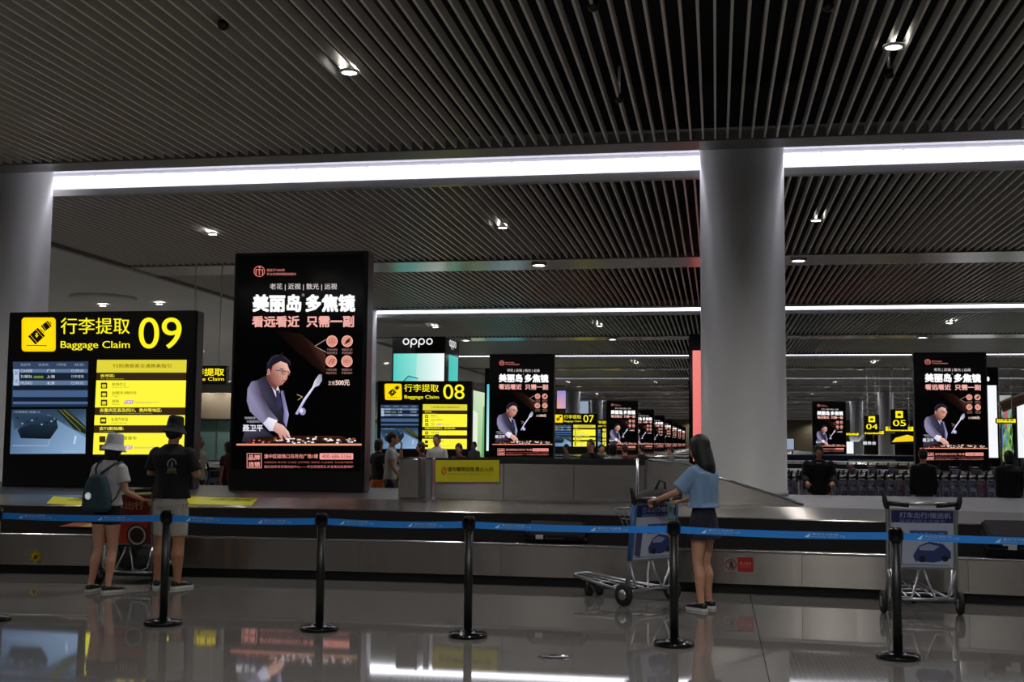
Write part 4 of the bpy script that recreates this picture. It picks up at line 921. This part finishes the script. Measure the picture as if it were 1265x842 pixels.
# ================================================================== PEOPLE
def hand(mb, w, d, nrm, curl=25, r=.0085, side=1, L=.095):
    d = d.normalized(); nrm = (nrm-d*nrm.dot(d)).normalized(); s = d.cross(nrm)*side
    mb.tube([w-d*.01, w+d*.03, w+d*L*.75, w+d*L*.9], [.024, .036, .040, .036], 12, flat=.38, up=nrm, dome=True)
    for i, (o_, ln) in enumerate(((.029, .070), (.010, .080), (-.010, .074), (-.028, .058))):
        p = w+d*L*.86+s*o_; pts = [p-d*.015, p]; dd = d.copy()
        for q in (.42, .32, .26):
            dd = (Matrix.Rotation(R(curl), 3, s*side) @ dd) if True else dd
            if (dd-d).dot(nrm) < 0: dd = Matrix.Rotation(R(-2*curl), 3, s*side) @ dd
            p = p+dd*ln*q; pts.append(p)
        mb.tube(pts, [r, r, r*.95, r*.85, r*.7], 8, dome=True)
    p = w+d*.025+s*.03; td = (d*.6+s*.75+nrm*.35).normalized()
    mb.tube([p-td*.01, p+td*.03, p+td*.055+d*.006, p+td*.06+d*.022], [.012, .0115, .010, .008], 8, dome=True)
def person(label, loc, face, H=1.65, fem=False, skin='skin', hair='hair', hairstyle='short', top='white_cloth', bottom='navy', bstyle='shorts', hem=.30, shoes='black', arms=None, legs=None, lean=(0, 0), head=(0, 0), detail=2, group=None, tophem=.50, sleeve=.6, loose=1.0, hat=None, build_=1.0):
    """local axes: +Y forward, +X right, z up; joints as fractions of H"""
    t = thing('person', label, 'person', loc, face, group)
    vx = {2: .0085, 1: .014, 0: .02}[detail]
    hw = .047 if fem else .05; shw = (.092 if fem else .108)*build_; lx, ly = lean
    def LN(z): k = max(0, (z-.5)/.5); return Vector((lx*k, ly*k, 0))
    J = lambda x, y, z: Vector((x, y, z))*H + LN(z)*H
    legs = legs or {-1: ((-.05, .0), (-.055, .0), 0), 1: ((.05, .0), (.055, .0), 0)}
    mb = MB()
    tor = [(.455, .072, .05), (.50, .090 if fem else .088, .062), (.55, .088, .06), (.61, .068 if fem else .075, .05), (.66, .074 if fem else .082, .055), (.73, .086 if fem else .097, .062), (.78, shw, .055), (.805, shw*.92, .045), (.825, shw*.5, .034)]
    def rg(z, a, b, n=18, cy=0): c = J(0, cy, z); return [c+Vector((a*H*math.cos(q), b*H*math.sin(q), 0)) for q in (2*math.pi*j/n for j in range(n))]
    mb.rings([rg(z, a*(build_ if z < .77 else 1), b*build_) for z, a, b in tor])
    hx, hy = head; hc = J(hx, .012+hy, .928)
    mb.tube([J(0, -.004, .79), J(0, 0, .83), J(hx*.6, .003+hy*.6, .87), J(hx*.9, hy*.9, .90)], [.036*H, .033*H, .031*H, .033*H], 12)
    mb.ell(hc+Vector((0, -.004*H, .006*H)), (.0445*H, .054*H, .062*H), 18, 12)
    mb.ell(hc+Vector((0, .018*H, -.030*H)), (.034*H, .036*H, .034*H), 14, 8)       # jaw
    mb.tube([hc+Vector((0, .048*H, .012*H)), hc+Vector((0, .060*H, -.008*H)), hc+Vector((0, .052*H, -.014*H))], [.005*H, .009*H, .008*H], 8, dome=True)   # nose
    for s in (-1, 1):
        mb.ell(hc+Vector((s*.045*H, -.004*H, -.002*H)), (.007*H, .012*H, .019*H), 10, 6)
        (kx, ky), (ax, ay), yaw = legs[s]
        hp = J(s*hw, 0, .50); kn = J(kx, ky+.005, .275); an = J(ax, ay-.01, .045); an.x = ax*H; an.y = (ay-.01)*H
        kf = 1.0 if fem else 1.08
        mb.tube([hp, hp.lerp(kn, .3), hp.lerp(kn, .75), kn, kn.lerp(an, .12), kn.lerp(an, .35)+Vector((0, -.01*H, 0)), kn.lerp(an, .7), an, an-Vector((0, 0, .02*H))],
                [r_*H*kf*build_ for r_ in (.052, .050, .037, .031, .030, .034, .024, .019, .020)], 14)
        sh = J(s*shw*.93, 0, .79)
        E_, W_, hd, nr, cu = arms[s]
        E_ = J(*E_); W_ = J(*W_); ar = .92 if fem else 1.06
        mb.ell(sh, (.030*H, .030*H, .030*H), 12, 8)
        mb.tube([sh, sh.lerp(E_, .4), E_, E_.lerp(W_, .25), W_.lerp(E_, .1), W_], [r_*H*ar*build_ for r_ in (.028, .026, .0215, .022, .0155, .0145)], 12, dome=True)
        hand(mb, W_, Vector(hd), Vector(nr), cu, side=1 if s > 0 else -1)
        fd = Vector((math.sin(R(yaw)), math.cos(R(yaw)), 0))
        mb.tube([Vector((ax*H, (ay-.01)*H, .03*H))-fd*.04, Vector((ax*H, (ay-.01)*H, .025*H))+fd*.12], [.028, .022], 8)
    body = remesh(mb, vx, 'body', M[skin], t, it=3 if detail == 2 else 1)
    if detail:
        for s in (-1, 1):
            e = MB().ell(hc+Vector((s*.018*H, .0465*H, .004*H)), (.0085*H, .0045*H, .0045*H), 10, 6).build('eye', M['eye'], body, True)
            MB().ell(hc+Vector((s*.018*H, .0505*H, .004*H)), (.0042*H, .0022*H, .0042*H), 8, 6).build('iris', M['iris'], e, True) if False else None
            MB().tube([hc+Vector((s*.009*H, .052*H, .016*H)), hc+Vector((s*.019*H, .051*H, .019*H)), hc+Vector((s*.029*H, .044*H, .016*H))], .0022*H, 6, dome=True).build('eyebrow', M[hair], body, True)
            MB().ell(hc+Vector((s*.018*H, .0502*H, .004*H)), (.0042*H, .0022*H, .0042*H), 8, 6).build('iris', M['iris'], body, True)
        MB().tube([hc+Vector((-.013*H, .049*H, -.031*H)), hc+Vector((0, .0545*H, -.030*H)), hc+Vector((.013*H, .049*H, -.031*H))], [.002*H, .0035*H, .002*H], 6, dome=True).build('lips', M['lip'], body, True)
    # top
    g = .0075*loose; mb = MB()
    sec = [(tophem, .094, .068), (.55, .092, .066), (.61, .080 if fem else .086, .060), (.66, .083, .062), (.73, .092 if fem else .103, .066), (.78, shw+.010, .062), (.806, shw*.95+.008, .052), (.828, shw*.60, .042), (.843, .046, .039)]
    sec = [q for q in sec if q[0] >= tophem]
    rr = []
    for z, a, b in sec:
        k = loose*(1+.06*max(0, (.7-z)/.2)); kk = (k*build_) if z < .79 else 1
        rr.append([p+Vector((0, 0, 0)) for p in rg(z, a*kk+ (0 if z > .79 else .002), b*kk, 22)])
    for i, r_ in enumerate(rr):       # hanging folds
        if i < 5:
            for j, p in enumerate(r_):
                f_ = .007*(1-i/5)*H*math.sin(j*2.1+i*.9+H*7); c = J(0, 0, sec[i][0]); dv = (p-c); dv.z = 0; p += dv.normalized()*f_
    mb.rings(rr)
    for s in (-1, 1):
        sh = J(s*shw*.93, 0, .79); E_ = J(*arms[s][0]); W_ = J(*arms[s][1])
        if sleeve <= 1: pe = sh.lerp(E_, sleeve); mb.ell(sh, (.036*H, .037*H, .037*H), 12, 8); mb.tube([sh+(sh-E_)*.08, sh, sh.lerp(pe, .5), pe], [.032*H*loose, .038*H*loose, .038*H*loose, .040*H*loose*build_], 14)
        else: mb.ell(sh, (.037*H*build_, .038*H*build_, .038*H*build_), 12, 8); mb.tube([sh+(sh-E_)*.08, sh, E_, E_.lerp(W_, (sleeve-1))], [.032*H*build_, .038*H*loose*build_, .033*H*loose*build_, .027*H*loose*build_], 14)
    remesh(mb, max(vx, .010), 'shirt', M[top], t, it=2)
    # bottom
    mb = MB()
    if bstyle == 'skirt':
        rr = []
        for z, a, b in ((.60, .074, .056), (.56, .086, .062), (.52, .098, .072), (.46, .106, .080), (hem, .118, .092)):
            n = 30; c = J(0, 0, z); fl_ = .006*H*(0.6-z)/.25; rr.append([c+Vector(((a*H+fl_*math.sin(j*2.6))*math.cos(2*math.pi*j/n), (b*H+fl_*math.sin(j*2.6))*math.sin(2*math.pi*j/n), 0)) for j in range(n)])
        mb.rings(rr[::-1])
    else:
        mb.rings([rg(z, a*build_, b*build_) for z, a, b in ((.445, .075, .056), (.48, .096, .070), (.53, .095, .067), (.58, .086, .060), (.60, .080, .056))])
        for s in (-1, 1):
            (kx, ky), (ax, ay), yaw = legs[s]; hp = J(s*hw, 0, .50); kn = J(kx, ky+.005, .275); an = J(ax, ay-.01, .045); an.x = ax*H; an.y = (ay-.01)*H
            if hem >= .275: e = hp.lerp(kn, (.50-hem)/.225); mb.tube([hp, hp.lerp(e, .5), e], [.056*H*build_, .054*H*build_, .053*H*build_*(1.0 if hem > .4 else .93)], 16)
            else: e = kn.lerp(an, (.275-hem)/.23); mb.tube([hp, hp.lerp(kn, .6), kn, e], [.056*H*build_, .048*H*build_, .041*H*build_, .035*H*build_], 16)
    remesh(mb, max(vx, .010), bstyle, M[bottom], t, it=2)
    # shoes
    for s in (-1, 1):
        (kx, ky), (ax, ay), yaw = legs[s]; c = Vector((ax*H, (ay-.01)*H, 0)); T = Matrix.Translation(c) @ Matrix.Rotation(R(-yaw), 4, 'Z'); q = .148*H/.25
        rr = []
        for y, w_, h0, h1 in ((-.062, .022, .02, .06), (-.05, .034, .018, .078), (-.01, .036, .018, .085), (.04, .038, .018, .072), (.10, .045, .018, .055), (.16, .043, .018, .046), (.185, .030, .02, .038)):
            rr.append([T @ Vector((w_*q*math.cos(a), y*q, (h0+h1)/2*q+(h1-h0)/2*q*math.sin(a))) for a in (2*math.pi*j/12 for j in range(12))])
        so_ = MB().rings(rr).build('shoe', M[shoes], t, True)
        rr = []
        for y, w_ in ((-.070, .020), (-.055, .037), (0, .038), (.05, .040), (.10, .048), (.16, .047), (.192, .028)):
            rr.append([T @ Vector((sx*w_*q, y*q, z)) for sx, z in ((-1, .001), (1, .001), (1.0, .026*q), (-1.0, .026*q))])
        MB().rings(rr).build('sole', M['sole'] if detail else M['rubber'], so_)
    # hair
    mb = MB(); b0 = hc+Vector((0, -.010*H, .014*H if not hat else .004*H))
    if hairstyle == 'short':
        mb.ell(b0, (.049*H, .056*H, .063*H), 16, 12); mb.ell(b0+Vector((0, -.018*H, -.02*H)), (.046*H, .042*H, .045*H), 14, 8)
    elif hairstyle == 'bob':
        mb.ell(b0, (.051*H, .058*H, .064*H), 16, 12); mb.tube([b0+Vector((0, -.012*H, 0)), b0+Vector((0, -.016*H, -.05*H)), b0+Vector((0, -.012*H, -.088*H))], [.052*H, .051*H, .046*H], 16, flat=.8, up=(0, 1, 0))
    elif hairstyle == 'long':
        mb.ell(b0, (.056*H, .064*H, .068*H), 16, 12)
        mb.tube([b0+Vector((0, -.016*H, .01*H)), b0+Vector((0, -.028*H, -.05*H)), b0+Vector((0, -.044*H, -.12*H)), b0+Vector((.006*H, -.052*H, -.18*H)), b0+Vector((.014*H, -.056*H, -.245*H))], [.054*H, .064*H, .066*H, .056*H, .018*H], 16, flat=.70, up=(0, 1, 0))
        for s in (-1, 1): mb.tube([b0+Vector((s*.040*H, .012*H, .02*H)), b0+Vector((s*.048*H, .010*H, -.04*H)), b0+Vector((s*.045*H, -.004*H, -.10*H))], [.014*H, .016*H, .010*H], 10, dome=True)
    # open the face
    me_ = remesh(mb, vx, 'hair', M[hair], t, it=1)
    if hat:
        hm, hh = hat; o = MB().lathe([(.105, -.055), (.100, -.058), (.072, -.004), (.070, .0), (.066, .05), (.060, .078), (.045, .088), (.001, .09), (.001, .084), (.04, .082), (.054, .072), (.063, .0)], 28)
        o = o.build('bucket_hat', M[hm], t, True); o.location = hc+Vector((0, -.004*H, hh)); o.rotation_euler = (R(-6), R(4), 0); o.scale = (1.24, 1.34, 1.22)
    return t
def down(s, k=1.0, y=.02): return ((s*.122*k, -.005, .635), (s*.118*k, y, .49), (0, .1, -1), (-s, 0, 0), 18)
# woman with the white bucket hat, seen from behind
W_LAB = 'woman in white bucket hat and white shirt, seen from behind at left'
pw = person(W_LAB, (-6.04, 11.02, 0), R(-8), H=1.55, fem=True, skin='skin', hairstyle='bob', top='white_cloth', bottom='black_cloth', bstyle='shorts', hem=.43, tophem=.55, loose=1.12, sleeve=.62,
     arms={-1: ((-.125, .01, .64), (-.10, .11, .58), (.2, 1, -.1), (.6, -.2, -.6), 30), 1: ((.140, .0, .64), (.175, .13, .585), (.2, 1, -.1), (0, 0, -1), 35)},
     legs={-1: ((-.052, .0), (-.082, -.012), -6), 1: ((.05, .01), (.055, -.02), 30)}, lean=(.02, .0), head=(.012, .01), hat=('hat_white', .032))
bp_ = thing('backpack', 'dark teal drawstring backpack with a white ring badge, worn by the white-hatted woman', 'bag', (-6.06, 10.86, .80), R(-8))
remesh(MB().stack([(.0, .12, .06), (.03, .155, .085), (.15, .155, .085), (.27, .125, .07), (.34, .09, .05), (.37, .05, .03)], 20, pw=2.6), .010, 'bag_body', M['teal'], bp_)
MB().tube([(-.02, .0, .36), (-.05, .03, .42), (-.06, .08, .475), (-.06, .16, .495), (-.06, .24, .45)], .011, 6).tube([(.02, .0, .36), (.08, .03, .42), (.15, .08, .475), (.155, .16, .49), (.15, .24, .44)], .012, 6).tube([(.11, .0, .05), (.19, .05, .14), (.215, .10, .27)], .008, 6).build('strap', M['teal'], bp_, True)
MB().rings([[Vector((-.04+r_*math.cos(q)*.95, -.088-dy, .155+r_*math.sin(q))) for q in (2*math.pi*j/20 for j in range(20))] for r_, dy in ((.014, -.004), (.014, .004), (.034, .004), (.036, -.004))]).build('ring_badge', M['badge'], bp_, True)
# man in black
pm = person('man in black t-shirt and black bucket hat, seen from behind at left', (-5.55, 11.43, 0), R(-4), H=1.745, skin='skin_dk', hairstyle='short', top='black_cloth', bottom='beige_cloth', bstyle='shorts', hem=.305, tophem=.525, loose=1.10, sleeve=.78, build_=1.05, shoes='black',
     arms={-1: ((-.152, .02, .665), (-.085, .13, .70), (.5, .5, .5), (.3, -.6, .3), 35), 1: ((.152, .02, .655), (.09, .13, .69), (-.4, .6, .4), (-.3, -.6, .3), 35)},
     legs={-1: ((-.055, .0), (-.070, .0), -28), 1: ((.055, .0), (.06, .005), 18)}, head=(.0, .012), hat=('hat_black', .038))
a = Art((0, 0, 0), 0, False)
for s in (-1, 1):
    for i in range(5):
        a0, a1 = R(100+s*18*i+s*12), R(100+s*18*(i+1)+s*12); a.poly([(s*.01+.062*math.cos(a0), .062*math.sin(a0)), (s*.01+.062*math.cos(a1), .062*math.sin(a1)), (s*.01+.05*math.cos(a1), .05*math.sin(a1)), (s*.01+.05*math.cos(a0), .05*math.sin(a0))], '#a0a0a8', 0)
a.poly([(-.012, -.03), (.016, -.03), (.012, .02), (.0, .035), (-.01, .015)], '#70707c', 0); a.poly([(-.05, -.075), (.055, -.075), (.045, -.035), (-.04, -.035)], '#5c6c34', 0); a.txt('ORIGINAL WAVE', -.055, -.092, .06, -.082, '#a8a8a0', 1, .02)
o = a.build('shirt_print', M['print'], pm); o.location = (.075, -.135, 1.265); o.rotation_euler = (R(-4), 0, R(4))
# girl in blue
pg = person('girl in light blue blouse and navy skirt with long black hair, pushing a trolley', (-.12, 11.14, 0), R(60), H=1.60, fem=True, skin='skin', hairstyle='long', top='blue_cloth', bottom='navy', bstyle='skirt', hem=.405, tophem=.585, loose=1.22, sleeve=.85, shoes='black',
     arms={-1: ((-.15, .09, .67), (-.12, .235, .625), (.1, 1, -.2), (0, 0, -1), 40), 1: ((.135, .06, .66), (.10, .20, .61), (-.1, 1, -.1), (0, 0, -1), 40)},
     legs={-1: ((-.048, .01), (-.06, -.005), 15), 1: ((.045, .015), (.07, .02), 0)}, lean=(0, .008), head=(-.004, .012))

def far(label, px, py, Y, face, **kw):
    v = at(px, py, Y=Y); hh = v.z; base = kw.pop('base', 0.)
    kw.setdefault('arms', {-1: down(-1), 1: down(1)}); kw.setdefault('detail', 0)
    H = kw.pop('H', (hh-base)/1.003)
    return person(label, (v.x, Y, base), R(face), H=H, group=None, **kw)
up1 = lambda s: ((s*.12, .09, .67), (s*.03, .085, .84), (-s*.3, .3, .9), (0, -1, 0), 30)
far('boy in a pale t-shirt in profile, hand at his mouth, left of the steel pier', 483, 533, 20.2, -78, top='white_cloth', detail=1, arms={-1: ((-.10, .10, .69), (-.02, .10, .83), (.1, .1, 1), (0, -1, 0), 40), 1: ((.125, .02, .65), (.10, .10, .54), (0, .6, -1), (-1, 0, 0), 20)}, lean=(0, .015))
far('person with an orange bag standing left behind the boy in pale t-shirt', 468, 541, 21.6, -30, top='black_cloth', bottom='orange', bstyle='trousers', hem=.08, hairstyle='bob', fem=True)
far('man in a white shirt in front of sign 08, facing the camera side', 540, 536, 24, 170, top='white_cloth', bottom='black_cloth', bstyle='trousers', hem=.06, detail=1)
far('brown-haired person bending forward, left of the white-shirted man', 525, 545, 23, 120, top='red_cloth', hair='hair_br', hairstyle='bob', fem=True, lean=(0, .06))
far('black-haired woman in dark red top behind the yellow banner', 567, 547, 23.5, 175, top='red_cloth', hairstyle='bob', fem=True, detail=1)
far('distant person in grey by the pale green lit panel', 586, 545, 34, 150, top='grey_cloth', bottom='navy', bstyle='trousers', hem=.06)
far('elderly person in cream shirt seen through the gap right of sign 09', 246, 538, 20.0, -95, top='cream_cloth', bottom='black_cloth', bstyle='trousers', hem=.06, hair='hair_gr', skin='skin_dk', detail=1)
far('person in dark clothes at the left edge of the largest billboard', 283, 544, 20.4, 70, top='red_cloth', bottom='navy', bstyle='trousers', hem=.06, hairstyle='bob', fem=True, detail=1)
far('dark-haired person by a trolley in front of sign 07, leftmost of the group', 700, 548, 33, 100, top='grey_cloth')
far('large-headed person in dark top in front of sign 07', 730, 542, 22, 160, top='black_cloth', bottom='black_cloth', detail=1)
far('person in a dark green top right of sign 07', 743, 548, 26, 200, top='green_cloth')
far('black-haired person with a white collar below the distant screens', 757.5, 546, 21.5, 0, top='white_cloth', hairstyle='bob', fem=True)
far('person in brown top below the second distant screen', 772, 548, 25, 30, top='red_cloth', hair='hair_br')
far('person in black behind the housing, below the third distant screen', 793, 549, 30, 60, top='black_cloth')
far('person with brown hair behind the housing near the girl in blue', 829, 551, 30, 90, top='grey_cloth', hair='hair_br')
far('broad dark figure with forearms raised at a trolley, right of the middle column', 1011, 549, 19.9, 178, top='black_cloth', bottom='black_cloth', bstyle='trousers', hem=.06, build_=1.22, sleeve=1.9, lean=(0, .04), hairstyle='bob', detail=1, arms={-1: ((-.15, .06, .66), (-.13, .19, .60), (.1, 1, -.3), (0, 0, -1), 30), 1: ((.15, .06, .66), (.13, .19, .60), (-.1, 1, -.3), (0, 0, -1), 30)})
far('dark figure in front of the lower left corner of the right-hand advertising screen', 1140, 553, 19.6, 10, top='black_cloth', bottom='navy', sleeve=1.9)
far('dark silhouetted person at the right edge in front of the plant picture', 1246, 556, 19.6, 20, top='black_cloth', bottom='black_cloth', build_=1.2, sleeve=1.9, hairstyle='bob', detail=1)
